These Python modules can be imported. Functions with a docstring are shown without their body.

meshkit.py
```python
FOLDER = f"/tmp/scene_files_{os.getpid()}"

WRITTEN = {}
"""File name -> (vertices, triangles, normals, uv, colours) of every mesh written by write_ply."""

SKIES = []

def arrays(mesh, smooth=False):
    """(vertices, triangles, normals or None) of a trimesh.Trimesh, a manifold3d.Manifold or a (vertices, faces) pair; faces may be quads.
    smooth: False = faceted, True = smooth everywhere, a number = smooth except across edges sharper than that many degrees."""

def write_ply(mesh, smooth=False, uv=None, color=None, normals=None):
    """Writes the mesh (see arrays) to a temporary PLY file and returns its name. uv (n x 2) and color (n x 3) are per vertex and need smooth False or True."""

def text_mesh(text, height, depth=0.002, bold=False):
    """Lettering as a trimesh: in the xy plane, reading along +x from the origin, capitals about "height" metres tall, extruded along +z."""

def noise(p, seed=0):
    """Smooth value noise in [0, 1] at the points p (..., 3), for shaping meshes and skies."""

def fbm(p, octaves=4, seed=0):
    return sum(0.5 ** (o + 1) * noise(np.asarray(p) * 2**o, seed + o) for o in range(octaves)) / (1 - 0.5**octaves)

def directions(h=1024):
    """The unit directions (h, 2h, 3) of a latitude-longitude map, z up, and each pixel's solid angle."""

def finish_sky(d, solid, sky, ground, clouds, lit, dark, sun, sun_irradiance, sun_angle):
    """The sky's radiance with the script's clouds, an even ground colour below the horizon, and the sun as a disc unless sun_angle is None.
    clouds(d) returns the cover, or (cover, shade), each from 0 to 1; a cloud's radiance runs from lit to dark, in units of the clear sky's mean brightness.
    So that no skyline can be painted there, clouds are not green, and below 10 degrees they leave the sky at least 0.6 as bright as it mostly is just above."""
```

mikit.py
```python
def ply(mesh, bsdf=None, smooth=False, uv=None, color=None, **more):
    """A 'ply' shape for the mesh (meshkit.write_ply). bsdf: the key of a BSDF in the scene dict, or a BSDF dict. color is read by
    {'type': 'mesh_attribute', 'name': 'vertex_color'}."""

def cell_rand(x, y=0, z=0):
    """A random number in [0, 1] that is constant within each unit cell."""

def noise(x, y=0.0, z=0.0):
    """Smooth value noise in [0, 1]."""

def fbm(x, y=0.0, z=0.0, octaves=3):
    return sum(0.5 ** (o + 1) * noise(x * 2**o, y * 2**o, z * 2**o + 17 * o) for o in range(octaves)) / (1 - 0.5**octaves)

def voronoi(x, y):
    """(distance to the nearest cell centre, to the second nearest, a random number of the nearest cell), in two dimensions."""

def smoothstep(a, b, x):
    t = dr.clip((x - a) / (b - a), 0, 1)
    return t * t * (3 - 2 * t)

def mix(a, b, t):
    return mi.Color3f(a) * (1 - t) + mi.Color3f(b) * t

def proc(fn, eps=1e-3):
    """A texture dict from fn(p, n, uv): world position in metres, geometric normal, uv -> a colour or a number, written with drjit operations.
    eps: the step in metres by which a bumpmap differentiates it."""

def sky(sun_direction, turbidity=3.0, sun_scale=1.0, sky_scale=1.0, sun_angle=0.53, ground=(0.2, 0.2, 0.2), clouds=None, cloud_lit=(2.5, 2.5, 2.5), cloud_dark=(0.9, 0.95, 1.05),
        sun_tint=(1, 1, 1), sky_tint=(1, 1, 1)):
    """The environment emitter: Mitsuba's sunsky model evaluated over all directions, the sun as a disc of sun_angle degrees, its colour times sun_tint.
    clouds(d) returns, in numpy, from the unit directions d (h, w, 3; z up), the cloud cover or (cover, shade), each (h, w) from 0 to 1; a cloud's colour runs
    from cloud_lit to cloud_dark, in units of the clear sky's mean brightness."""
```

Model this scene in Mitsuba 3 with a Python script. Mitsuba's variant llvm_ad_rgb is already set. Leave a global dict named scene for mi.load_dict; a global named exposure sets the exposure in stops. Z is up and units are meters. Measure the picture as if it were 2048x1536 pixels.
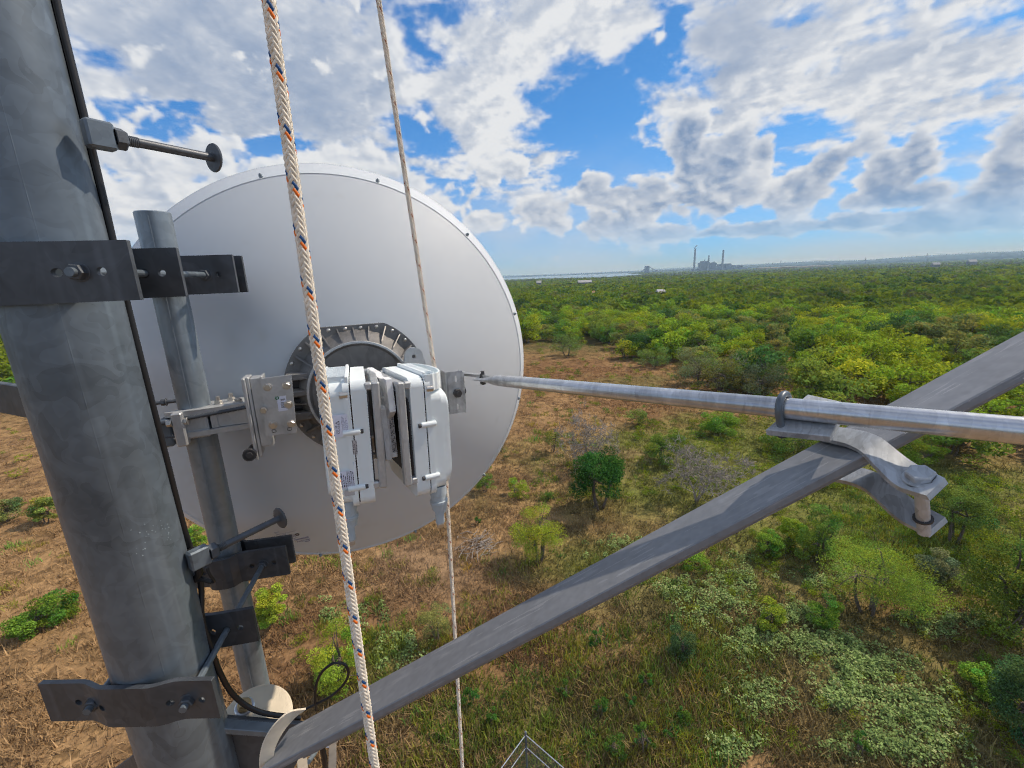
import math, random
import numpy as np, trimesh, mitsuba as mi, drjit as dr
import shapely.geometry as sg
from shapely import affinity
from scipy.spatial import ConvexHull
import mikit, meshkit
from mikit import proc, noise, fbm, voronoi, smoothstep, mix

scene, labels = {"type": "scene"}, {}
T = mi.ScalarTransform4f
# ------------------------------------------------------------------ camera
FPX, EYE = 880.0, 20.0                      # focal length in photo pixels (2048 wide), eye height
pitch, roll = math.atan(216.2 / FPX), math.radians(2.26)
CF = np.array([0, math.cos(pitch), -math.sin(pitch)])
_r0 = np.array([1.0, 0, 0]); _u0 = np.cross(_r0, CF)
CR = math.cos(roll) * _r0 - math.sin(roll) * _u0
CU = math.sin(roll) * _r0 + math.cos(roll) * _u0
O = np.array([0, 0, EYE])
HAZE = 1.05e-4
scene["camera"] = {"type": "perspective", "fov": math.degrees(2 * math.atan(1024 / FPX)), "fov_axis": "x",
                   "near_clip": 0.02, "far_clip": 60000.0,
                   "to_world": T().look_at(origin=O.tolist(), target=(O + CF).tolist(), up=CU.tolist()),
                   "medium": {"type": "ref", "id": "haze_air"}}
scene["haze_air"] = {"type": "homogeneous", "albedo": {"type": "rgb", "value": [0.84, 0.92, 0.985]},
                     "sigma_t": {"type": "rgb", "value": [HAZE * .72, HAZE, HAZE * 1.35]}}
exposure = 1.6
# ------------------------------------------------------------------ sun and sky
SAZ, SEL = math.radians(63), math.radians(49)
SUN = np.array([math.sin(SAZ) * math.cos(SEL), math.cos(SAZ) * math.cos(SEL), math.sin(SEL)])


def ray(px, py):
    return CF + (px - 1024) / FPX * CR - (py - 768) / FPX * CU


def rdir(px, py):
    v = ray(px, py)
    return v / np.linalg.norm(v)


def sstep(a, b, x):
    t = np.clip((x - a) / (b - a), 0, 1)
    return t * t * (3 - 2 * t)


def clouds(d):
    el = np.arcsin(np.clip(d[..., 2], 0, 1)); az = np.arctan2(d[..., 0], d[..., 1])
    q = d[..., :2] / (d[..., 2:3] + 0.17)
    ca, sa = math.cos(.5), math.sin(.5)

    def n3(q, s, sd, o, rot=True):
        x, y = (q[..., 0] * ca - q[..., 1] * sa, q[..., 0] * sa + q[..., 1] * ca) if rot else (q[..., 0], q[..., 1])
        t, w = 0, 0
        for k in range(o):                     # rougher than plain fbm, each octave turned
            c_, s_ = math.cos(.6 * k), math.sin(.6 * k)
            t = t + .62 ** k * meshkit.noise(np.stack([(x * c_ - y * s_) * s * 1.95 ** k + k, (x * s_ + y * c_) * s * 1.95 ** k, np.full(el.shape, 3.7 * sd + k)], -1), sd + k); w += .62 ** k
        return t / w

    def billow(x, y, sd, o):
        t, w = 0, 0
        for k in range(o):
            a = .5 ** k; c_, s_ = math.cos(.7 * k), math.sin(.7 * k)
            n = meshkit.noise(np.stack([(x * c_ - y * s_) * 2.1 ** k, (x * s_ + y * c_) * 2.1 ** k, np.full(el.shape, 5.3 * sd + k)], -1), sd + k)
            t = t + a * np.abs(2 * n - 1); w += a
        return t / w
    q = q + np.stack([n3(q, 2.2, 11, 2) - .5, n3(q, 2.2, 12, 2) - .5], -1) * 0.16
    ja, je = (n3(q, 5, 13, 5) - .5) * .13, (n3(q, 5, 14, 5) - .5) * .11      # frayed outlines for every region

    def blob(px, py, wa, he, rot=0.0, jit=1.0):
        c = rdir(px, py); a0, e0 = math.atan2(c[0], c[1]), math.asin(c[2])
        u = np.degrees((az + ja * jit - a0 + np.pi) % (2 * np.pi) - np.pi) * math.cos(e0); v = np.degrees(el + je * jit - e0)
        s, k = math.sin(math.radians(rot)), math.cos(math.radians(rot))
        u, v = u * k + v * s, v * k - u * s
        return np.exp(-(u / wa) ** 2 - (v / he) ** 2)
    big, mid, mott = n3(q, 1.0, 21, 3), n3(q, 5.2, 22, 8), n3(q, 21, 24, 4)
    bias = 0.07 + 0 * el
    for px, py, wa, he, rot, s in ((1190, 210, 4.6, 6.0, 0, -.42), (1332, 65, 1.5, 3.0, 0, -.36), (1240, 290, 5, 3, 0, -.28), (800, 60, 2.4, 5.5, 25, -.34), (900, 30, 4, 1.6, 0, -.25),
                                   (690, 60, 2, 3, 10, -.2), (420, 285, 8.5, 2.2, -7, -.36), (290, 320, 5, 4, 0, -.28), (545, 320, 3.2, 1.6, -10, -.3), (870, 385, 6, 1.2, 0, -.2), (850, 300, 4, 1.0, 0, -.2), (1480, 285, 3.5, 1.6, 0, -.25), (1650, 320, 6, 1.5, 0, -.24), (1590, 250, 2.5, 1.2, 0, -.2),
                                   (1430, 140, 5, 4, 0, .16), (1750, 130, 10, 8, 0, .14), (520, 150, 14, 9, -12, .30), (1200, 50, 6, 4, 0, .2), (1000, 230, 6, 6, -30, .22), (300, 60, 10, 8, 0, .12)):
        bias = bias + s * blob(px, py, wa, he, rot)
    high = sstep(math.radians(6), math.radians(17), el)
    dens = 0.25 * (big - .5) + 1.20 * (mid - .5) + .17 * (mott - .5) + bias - 0.10 * (1 - high)
    cover = sstep(-.07, .17, dens)
    def relief(s):
        t = q + s * SUN[:2] / .78
        return n3(t, 5.2, 22, 7) - mid
    grey = .34 * blob(330, 90, 15, 10) + .46 * blob(520, 200, 15, 6, -10) + .45 * blob(680, 270, 7, 5) + .62 * blob(1430, 90, 5.5, 4) + .45 * blob(1560, 35, 8, 4.5) + .30 * blob(1930, 140, 8, 5) - .25 * blob(1700, 200, 12, 5) - .2 * blob(1180, 100, 6, 4) - .2 * blob(1000, 250, 6, 6)
    thick = sstep(.05, .30, dens)
    tone = .13 + .85 * grey * (.35 + .65 * thick) + 2.4 * relief(.022) + 2.9 * relief(.07) + .40 * thick * (big - .1) + .5 * (.5 - mott)
    shade = .96 * (1 - np.exp(-1.35 * np.maximum(tone, 0)))
    # cumulus low in the sky: billowed tops with bright rims against blue-grey bodies
    e0 = el * 1.25
    x0, y0 = az + ja * .25, e0 + je * .25

    def body(da, de):
        return .55 * (.42 - billow((x0 + da) * 9, (y0 + de) * 9, 31, 5)) + .42 * (meshkit.fbm(np.stack([(x0 + da) * 26, (y0 + de) * 26, np.full(el.shape, 9.0)], -1), 5, 41) - .5)
    b0, b1 = body(0, 0), body(.008, .012)
    cd = np.zeros(el.shape)
    for px, py, wa, he in ((1395, 395, 7.0, 1.0), (1430, 345, 5.6, 4.2), (1375, 300, 2.2, 3.4), (1530, 320, 2.0, 2.6), (1790, 395, 4.6, 1.2), (1775, 355, 2.2, 3.0), (1822, 318, 1.3, 1.8), (2040, 340, 2.0, 3.6), (2010, 400, 5, 1.3),
                           (1600, 370, 3.4, 3.0), (1640, 340, 2.2, 2.2), (1240, 395, 5.5, 1.3), (1180, 385, 2.4, 2.0), (1310, 385, 2.2, 1.9), (1090, 435, 4.6, 2.6), (1200, 450, 3.6, 1.6), (1330, 465, 4.0, 1.4), (330, 375, 3.6, 4.0), (255, 395, 4, 2.0), (890, 415, 2.2, 1.6), (960, 445, 4, 2.0), (1700, 445, 7, .8), (1900, 450, 8, .9), (1480, 460, 6, .8), (640, 400, 6, 3), (120, 430, 8, 3)):
        cd = np.maximum(cd, blob(px, py, wa, he, 0, .22) * .44)
    rest = sstep(math.radians(3), math.radians(7), el) * sstep(math.radians(19), math.radians(10), el) * .30 * sstep(.42, .60, meshkit.fbm(np.stack([az * 3.2, e0 * 3.2, 0 * az], -1), 2, 39))
    cd = np.maximum(cd, rest) + b0
    ccov = sstep(.195, .275, cd)
    right = sstep(900, 1400, 1024 + 880 * np.tan(np.clip(az, -1.2, 1.2)))
    cshade = np.clip(sstep(.21, .42, cd) * (.14 + .50 * right) + 3.0 * (b1 - b0) + .45 * (.5 - n3(q, 40, 25, 3)) + .10, 0, 1)
    veil = .55 * sstep(math.radians(18), math.radians(1.5), el) * (0.30 + 1.5 * (meshkit.fbm(np.stack([az * 6, e0 * 14, 0 * az + 4], -1), 5, 35) - .28))
    ccov = ccov * (.42 + .58 * sstep(math.radians(1.5), math.radians(7.5), el)) * sstep(math.radians(.5), math.radians(3), el)
    cover = cover * sstep(math.radians(3.5), math.radians(11), el)
    vc = np.clip(veil, 0, .7)
    tot = 1 - (1 - ccov) * (1 - cover) * (1 - vc)
    sh = (ccov * cshade + (1 - ccov) * (cover * shade + (1 - cover) * vc * .35)) / np.maximum(tot, 1e-4)
    return tot, np.clip(sh, 0, 1)


scene["sky"] = mikit.sky(SUN.tolist(), turbidity=2.6, sun_scale=1.0, ground=(.16, .14, .08), clouds=clouds,
                         cloud_lit=(2.95, 3.02, 3.1), cloud_dark=(.80, 1.15, 1.80), sky_tint=(.40, .93, 1.42), sun_tint=(.97, 1, 1.06))


# ------------------------------------------------------------------ helpers
def at(px, py, Y):
    d = ray(px, py)
    return O + d * (Y / d[1])


def dep(px, py, z):
    return O + z * ray(px, py)


def onplane(px, py, n, dist):
    d = ray(px, py); n = np.asarray(n, float)
    return O + d * ((dist - n @ O) / (n @ d))


def ground_at(px, py, z=0.0):
    d = ray(px, py)
    return O + d * ((z - EYE) / d[2])


def unit(v):
    v = np.asarray(v, float)
    return v / np.linalg.norm(v)


used = {}


def numbered(name):
    k = used.get(name, 0); used[name] = k + 1
    return name if k == 0 else f"{name}_{k:03d}"


def thing(name, label, cat, group=None):
    key = numbered(name)
    labels[key] = {"label": label, "category": cat}
    if group:
        labels[key]["group"] = group
    return key


def put(name, mesh, mat, parent=None, smooth=30, label=None, kind=None, color=None):
    key = numbered((parent + "__" if parent else "") + name)
    scene[key] = mikit.ply(mesh, mat, smooth, color=color)
    if label or kind:
        labels.setdefault(key, {})
        if label:
            labels[key]["label"] = label
        if kind:
            labels[key]["kind"] = kind
    return key


def one(name, mesh, mat, label, cat, group=None, smooth=30):
    key = put(name, mesh, mat, None, smooth)
    labels[key] = {"label": label, "category": cat}
    if group:
        labels[key]["group"] = group
    return key


class Fr:
    """A frame: origin and three axes; w() turns local points into world points."""

    def __init__(s, o, a, b, c=None):
        a = unit(a); b = np.asarray(b, float); b = unit(b - a * (b @ a))
        s.o, s.M = np.asarray(o, float), np.stack([a, b, np.cross(a, b) if c is None else c], 1)

    def w(s, p):
        return s.o + np.asarray(p, float) @ s.M.T

    def mesh(s, m):
        m = m.copy(); m.vertices = s.w(m.vertices)
        if np.linalg.det(s.M) < 0:
            m.faces = m.faces[:, ::-1]
        return m


def hull(pts):
    pts = np.asarray(pts, float); h = ConvexHull(pts)
    m = trimesh.Trimesh(pts, h.simplices, process=False)
    c = pts.mean(0); t = m.triangles
    flip = np.einsum("ij,ij->i", np.cross(t[:, 1] - t[:, 0], t[:, 2] - t[:, 0]), t.mean(1) - c) < 0
    f = m.faces.copy(); f[flip] = f[flip][:, ::-1]
    return trimesh.Trimesh(pts, f, process=False)


def lbox(x0, x1, y0, y1, z0, z1, ch=0.0012):
    """A box with chamfered edges, in local coordinates."""
    c = min(ch, (x1 - x0) * .4, (y1 - y0) * .4, (z1 - z0) * .4); P = []
    for x, sx in ((x0, 1), (x1, -1)):
        for y, sy in ((y0, 1), (y1, -1)):
            for z, sz in ((z0, 1), (z1, -1)):
                P += [(x + sx * c, y + sy * c, z), (x + sx * c, y, z + sz * c), (x, y + sy * c, z + sz * c)]
    return hull(P)


def cyl(p0, p1, r0, r1=None, n=24, ch=0.0):
    r1 = r0 if r1 is None else r1
    p0, p1 = np.asarray(p0, float), np.asarray(p1, float); t = unit(p1 - p0); L = np.linalg.norm(p1 - p0)
    return lathe([(0, 0), (r0 - ch, 0), (r0, ch), (r1, L - ch), (r1 - ch, L), (0, L)] if ch else [(0, 0), (r0, 0), (r1, L), (0, L)], p0, t, n)


def lathe(prof, o, axis, n=48):
    prof = np.asarray(prof, float); axis = unit(axis)
    a = unit(np.cross(axis, [0, 0, 1.0] if abs(axis[2]) < .9 else [1.0, 0, 0])); b = np.cross(axis, a)
    ang = np.arange(n) * 2 * np.pi / n
    ring = np.cos(ang)[:, None] * a + np.sin(ang)[:, None] * b
    v = np.asarray(o, float) + prof[:, None, :1] * ring[None] + prof[:, None, 1:] * axis
    m = len(prof); i, j = np.meshgrid(np.arange(m - 1), np.arange(n), indexing="ij"); k = (j + 1) % n
    q = np.stack([i * n + j, i * n + k, (i + 1) * n + k, (i + 1) * n + j], -1).reshape(-1, 4)
    f = np.vstack([q[:, [0, 1, 2]], q[:, [0, 2, 3]]])
    tm = trimesh.Trimesh(v.reshape(-1, 3), f, process=False); tm.merge_vertices(); tm.update_faces(tm.nondegenerate_faces())
    return tm


def tube(pts, r, n=12, cap=True):
    p = np.asarray(pts, float); r = np.broadcast_to(np.asarray(r, float), (len(p),))
    t = np.gradient(p, axis=0); t /= np.linalg.norm(t, axis=1, keepdims=True) + 1e-12
    a = np.cross(t[0], [0, 0, 1.0] if abs(t[0][2]) < .9 else [1.0, 0, 0]); A = []
    for k in range(len(p)):
        a = a - t[k] * (a @ t[k]); a = a / np.linalg.norm(a); A.append(a)
    A = np.array(A); B = np.cross(t, A); ang = np.arange(n) * 2 * np.pi / n
    v = p[:, None] + r[:, None, None] * (np.cos(ang)[None, :, None] * A[:, None] + np.sin(ang)[None, :, None] * B[:, None])
    i, j = np.meshgrid(np.arange(len(p) - 1), np.arange(n), indexing="ij"); k = (j + 1) % n
    q = np.stack([i * n + j, i * n + k, (i + 1) * n + k, (i + 1) * n + j], -1).reshape(-1, 4)
    V, Fc = v.reshape(-1, 3), np.vstack([q[:, [0, 1, 2]], q[:, [0, 2, 3]]])
    if cap:
        e = (len(p) - 1) * n
        V = np.vstack([V, p[0], p[-1]]); c0, c1 = len(V) - 2, len(V) - 1; jj = np.arange(n); kk = (jj + 1) % n
        Fc = np.vstack([Fc, np.stack([np.full(n, c0), kk, jj], 1), np.stack([np.full(n, c1), e + jj, e + kk], 1)])
    return trimesh.Trimesh(V, Fc, process=False)


def spline(pts, m=8):
    p = np.asarray(pts, float); p = np.vstack([2 * p[0] - p[1], p, 2 * p[-1] - p[-2]]); out = []
    for i in range(1, len(p) - 2):
        for t in np.arange(m) / m:
            out.append(.5 * (2 * p[i] + (p[i + 1] - p[i - 1]) * t + (2 * p[i - 1] - 5 * p[i] + 4 * p[i + 1] - p[i + 2]) * t * t + (3 * p[i] - p[i - 1] - 3 * p[i + 1] + p[i + 2]) * t ** 3))
    return np.array(out + [p[-2]])


def cat(ms):
    return trimesh.util.concatenate([m for m in ms if m is not None])


def plate(poly, th):
    return trimesh.creation.extrude_polygon(poly, th, engine="earcut")


def hexprism(p, axis, r, h, twist=0.3):
    axis = unit(axis); a = unit(np.cross(axis, [.3, .2, .93])); b = np.cross(axis, a); P = []
    for k in range(6):
        u = math.cos(k * math.pi / 3 + twist) * a + math.sin(k * math.pi / 3 + twist) * b
        P += [p + r * u, p + r * u + axis * h * .82, p + r * .88 * u + axis * h]
    return hull(P)


def washer(p, axis, r, h):
    return cyl(p, np.asarray(p) + unit(axis) * h, r, n=20, ch=h * .3)


def ribbon(A, B, th, m=8):
    """A bent flat bar: edge curves A and B in space, with thickness th below."""
    A, B = spline(A, m), spline(B, m); t = np.gradient((A + B) / 2, axis=0); n = np.cross(t, B - A); n /= np.linalg.norm(n, axis=1, keepdims=True)
    if n[0] @ (O - A[0]) < 0:
        n = -n
    R = np.stack([A, B, B - n * th, A - n * th], 1); k = len(A); f = []
    for i in range(k - 1):
        for j in range(4):
            a, b = i * 4 + j, i * 4 + (j + 1) % 4
            f += [(a, b, b + 4), (a, b + 4, a + 4)]
    f += [(0, 2, 1), (0, 3, 2), (4 * k - 4, 4 * k - 3, 4 * k - 2), (4 * k - 4, 4 * k - 2, 4 * k - 1)]
    tm = trimesh.Trimesh(R.reshape(-1, 3), f, process=False)
    tm.fix_normals()
    return tm


# ------------------------------------------------------------------ materials
def principled(color, rough=.5, metal=0.0, spec=.5, **k):
    return {"type": "principled", "base_color": color if isinstance(color, dict) else {"type": "rgb", "value": list(color)}, "roughness": rough, "metallic": metal, "specular": spec, **k}


LEG = np.array([-.690, .700]); LEG_R = .0742


def galv(base, scale=26.0, amp=.5):
    b = mi.Color3f(*base)

    def f(p, n, uv):
        w = (noise(p.x * 14, p.y * 14, p.z * 14) + .5 * noise(p.x * 45, p.y * 45, p.z * 45)) * 1.5
        u = (p.x * 1.3 - p.y * .9) * scale + w; v = p.z * scale * .62 + (p.x + p.y) * 3 + (noise(p.z * 17, p.x * 17, p.y * 17) + .4 * noise(p.z * 50, p.x * 50, p.y * 50)) * 1.5
        a, b2, c = voronoi(u, v); a1, b1, c1 = voronoi(u * .45 + 7.3, v * .45 + w); a3, b3, c3 = voronoi(u * 3.1 + 1.7, v * 3.1)
        g = (c - .5) * .34 + (c1 - .5) * .40 + (c3 - .5) * .28 + (fbm(p.x * 60, p.y * 60, p.z * 60, 3) - .5) * .45
        drip = smoothstep(.58, .80, fbm(p.x * 55, p.y * 55, p.z * 2.2, 3)) * .30
        dirt = smoothstep(.60, .82, fbm(p.x * 9 + 4, p.y * 9, p.z * 6, 4)) * .30
        return b * (1 + g * amp * 1.25 + drip - dirt)
    return proc(f)


scene["galvanized"] = {"type": "twosided", "b": principled(galv((.128, .160, .196), 26, .46), .40, .4)}
scene["galvanized_dark"] = {"type": "twosided", "b": principled(galv((.070, .081, .097), 22, .5), .46, .35)}
scene["galvanized_bright"] = {"type": "twosided", "b": principled(galv((.56, .585, .62), 70, .36), .27, .8)}
scene["galvanized_strap"] = {"type": "twosided", "b": principled(galv((.36, .39, .425), 60, .55), .46, .35)}
scene["galvanized_pipe"] = {"type": "twosided", "b": principled(galv((.215, .26, .305), 34, .3), .40, .5)}


def brace_col(p, n, uv):
    g = fbm(p.x * 90, p.y * 90, p.z * 90, 4); h = fbm(p.x * 12, p.y * 12, p.z * 12, 3)
    al, ac = p.x * .85 + p.z * .52, p.z * .85 - p.x * .5 + p.y
    scr = smoothstep(.70, .80, noise(al * 26, ac * 420, 3.0)) * smoothstep(.5, .7, noise(al * 9, ac * 60, 5.0))
    chalk = smoothstep(.62, .85, fbm(al * 16, ac * 70, 2.0, 4)) * .6
    return mi.Color3f(.185, .198, .222) * (.78 + .34 * g + .12 * h) + mi.Color3f(.13, .135, .14) * (scr * .45 + chalk * .45)


scene["brace_steel"] = {"type": "twosided", "b": principled(proc(brace_col), .5, .25)}


def dish_col(p, n, uv):
    st = fbm(p.x * 3, p.y * 3, p.z * 2.2, 4); sp = smoothstep(.66, .9, fbm(p.x * 14, p.y * 14, p.z * 8 + 9, 4))
    return mi.Color3f(.52, .565, .612) * (1.04 - .08 * st) - mi.Color3f(.035, .04, .055) * sp


scene["dish_paint"] = {"type": "twosided", "b": principled(proc(dish_col), .55, 0, .22)}
scene["white_paint"] = {"type": "twosided", "b": principled((.66, .72, .75), .34, 0, .5)}
scene["aluminium"] = {"type": "twosided", "b": principled(galv((.46, .48, .50), 90, .18), .42, .55)}
scene["cast_metal"] = {"type": "twosided", "b": principled(galv((.17, .168, .168), 40, .35), .5, .35)}
scene["stainless"] = {"type": "twosided", "b": principled((.55, .53, .5), .28, .9)}
scene["pale_casting"] = {"type": "twosided", "b": principled(proc(lambda p, n, uv: mi.Color3f(.72, .73, .75) * (.82 + .3 * fbm(p.x * 70, p.y * 70, p.z * 70, 3))), .5, .1)}
scene["grey_plastic"] = {"type": "twosided", "b": principled((.36, .42, .47), .45)}
scene["black_rubber"] = {"type": "twosided", "b": principled((.012, .012, .014), .38)}
scene["dark_metal"] = {"type": "twosided", "b": principled((.05, .05, .055), .5, .2)}
scene["rope_white"] = {"type": "twosided", "b": principled(proc(lambda p, n, uv: mi.Color3f(.72, .67, .58) * (.72 + .5 * noise(p.x * 300, p.y * 300, p.z * 120))), .8)}
scene["rope_orange"] = {"type": "twosided", "b": principled((.75, .17, .02), .8)}
scene["rope_blue"] = {"type": "twosided", "b": principled((.012, .07, .22), .8)}
scene["rope_rust"] = {"type": "twosided", "b": principled((.32, .10, .05), .8)}
scene["rope_dun"] = {"type": "twosided", "b": principled((.62, .52, .42), .8)}
scene["webbing"] = {"type": "twosided", "b": principled(proc(lambda p, n, uv: mi.Color3f(.62, .55, .44) * (.8 + .35 * fbm(p.x * 50, p.y * 50, p.z * 50, 3))), .85)}
scene["beige_plastic"] = {"type": "twosided", "b": principled(proc(lambda p, n, uv: mi.Color3f(.55, .49, .38) * (.85 + .25 * fbm(p.x * 40, p.y * 40, p.z * 40, 3))), .6)}
scene["brass"] = {"type": "twosided", "b": principled((.45, .34, .18), .4, .6)}
scene["label_paper"] = {"type": "twosided", "b": principled((.62, .65, .78), .5)}
scene["label_silver"] = {"type": "twosided", "b": principled((.42, .41, .42), .45)}
scene["ink"] = {"type": "twosided", "b": principled((.02, .022, .035), .6)}
scene["ink_faint"] = {"type": "twosided", "b": principled((.22, .24, .36), .6)}
scene["ink_blue"] = {"type": "twosided", "b": principled((.06, .18, .5), .6)}
scene["sticker_green"] = {"type": "twosided", "b": principled((.01, .13, .05), .5)}

VC = {"type": "mesh_attribute", "name": "vertex_color"}
scene["leaves"] = {"type": "principledthin", "base_color": VC, "roughness": .6, "diff_trans": .6, "spec_trans": 0.0, "eta": 1.3}
scene["dry_blades"] = {"type": "twosided", "b": {"type": "diffuse", "reflectance": VC}}
scene["bark"] = {"type": "twosided", "b": principled((.13, .105, .085), .9)}
scene["bark_grey"] = {"type": "twosided", "b": principled((.30, .27, .245), .9)}

# ------------------------------------------------------------------ the tower: leg, brace, gusset, step bolts
tower = thing("steel_tower", "grey galvanized steel tower whose thick round leg fills the left edge beside the white dish", "tower")
lathe_leg = lathe([(LEG_R, 0), (LEG_R, 18.2), (LEG_R, 19), (LEG_R, 20), (LEG_R, 21), (LEG_R, 25)], [LEG[0], LEG[1], 0], [0, 0, 1], 96)
put("leg", lathe_leg, "galvanized", tower)
LN = unit(-LEG)                                                        # from the leg towards the eye
side = np.array([-LN[1], LN[0]])


def legpt(deg, z, r=LEG_R):
    a = math.radians(deg); v = LN * math.cos(a) + side * math.sin(a)
    return np.array([LEG[0] + v[0] * r, LEG[1] + v[1] * r, z])


zz = np.linspace(19.2, 20.6, 60)
put("weld_seam", tube([legpt(-4 + 1.5 * math.sin(z * 4), z, LEG_R - .0008) for z in zz], .0011 + .0002 * np.sin(zz * 90), 6), "galvanized", tower, True)
random.seed(5)
put("zinc_drip", cat([trimesh.creation.icosphere(subdivisions=1, radius=random.uniform(.0007, .0014)).apply_translation(legpt(random.uniform(2, 48), 19.585 + random.uniform(-.022, .02) + .0006 * k)) for k in range(30)]), "galvanized_pipe", tower, True, kind="stuff")


def step_bolt(lug_px, Y, az, length, lugw):
    """lug welded to the leg, nut, rod and round head; points away and to the right"""
    d = np.array([math.sin(math.radians(az)), math.cos(math.radians(az)), 0.0]); p = at(*lug_px, Y)
    f = Fr(p, d, [0, 0, 1.0])
    sb = put("step_bolt", tube([f.w([.012, 0, 0]), f.w([length, 0, 0])], .0068, 16), "galvanized_dark", tower)
    put("lug", f.mesh(lbox(-.022, .012, -.019, .019, -.010, .010, .003)), "galvanized", sb)
    put("nut", hexprism(f.w([.012, 0, 0]), d, .0155, .014), "galvanized_dark", sb)
    put("thread", lathe([(0, 0)] + [(.0078 if k % 2 else .0066, .002 + k * .0012) for k in range(12)] + [(0, .017)], f.w([.026, 0, 0]), d, 16), "galvanized_dark", sb)
    put("head", lathe([(0, 0), (.014, 0.0), (.0225, .001), (.0235, .003), (.0225, .005), (.016, .0062), (0, .0066)], f.w([length, 0, 0]), d, 40), "galvanized_dark", sb)


step_bolt((207, 272), .715, 29, .150, .03)
step_bolt((404, 1112), .735, 33, .150, .03)

# bracing: a flat diagonal bar that rises to the right, and two members behind the leg
BA, BB = dep(548, 1500, .80), dep(2200, 617, .555)
bd = unit(BB - BA); vw = unit(O - (BA + BB) / 2); bw = unit(np.cross(bd, vw))
if bw[2] < 0:
    bw = -bw
bn = unit(np.cross(bd, bw)); bn = bn if bn @ vw > 0 else -bn
tilt = math.radians(62); bn2 = unit(bn * math.cos(tilt) + bw * math.sin(tilt)); bw2 = unit(np.cross(bn2, bd)); bw2 = bw2 if bw2[2] > 0 else -bw2
BF = Fr((BA + BB) / 2, bd, bw2); BL = np.linalg.norm(BB - BA) / 2
BFn = BF.M[:, 2]; bs = 1 if BFn @ vw > 0 else -1
xs = np.linspace(-BL, BL + .5, 40)
fz = -1 if bs > 0 else 1
br = cat([lbox(-BL, BL + .5, -.044, .044, -.012 if bs > 0 else 0, 0 if bs > 0 else .012, .0016), lbox(-BL, BL + .5, -.0438, -.032, min(fz * .0125, fz * .060), max(fz * .0125, fz * .060), .0016)])
brace = put("diagonal_brace", BF.mesh(br), "brace_steel", tower, False)
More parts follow.
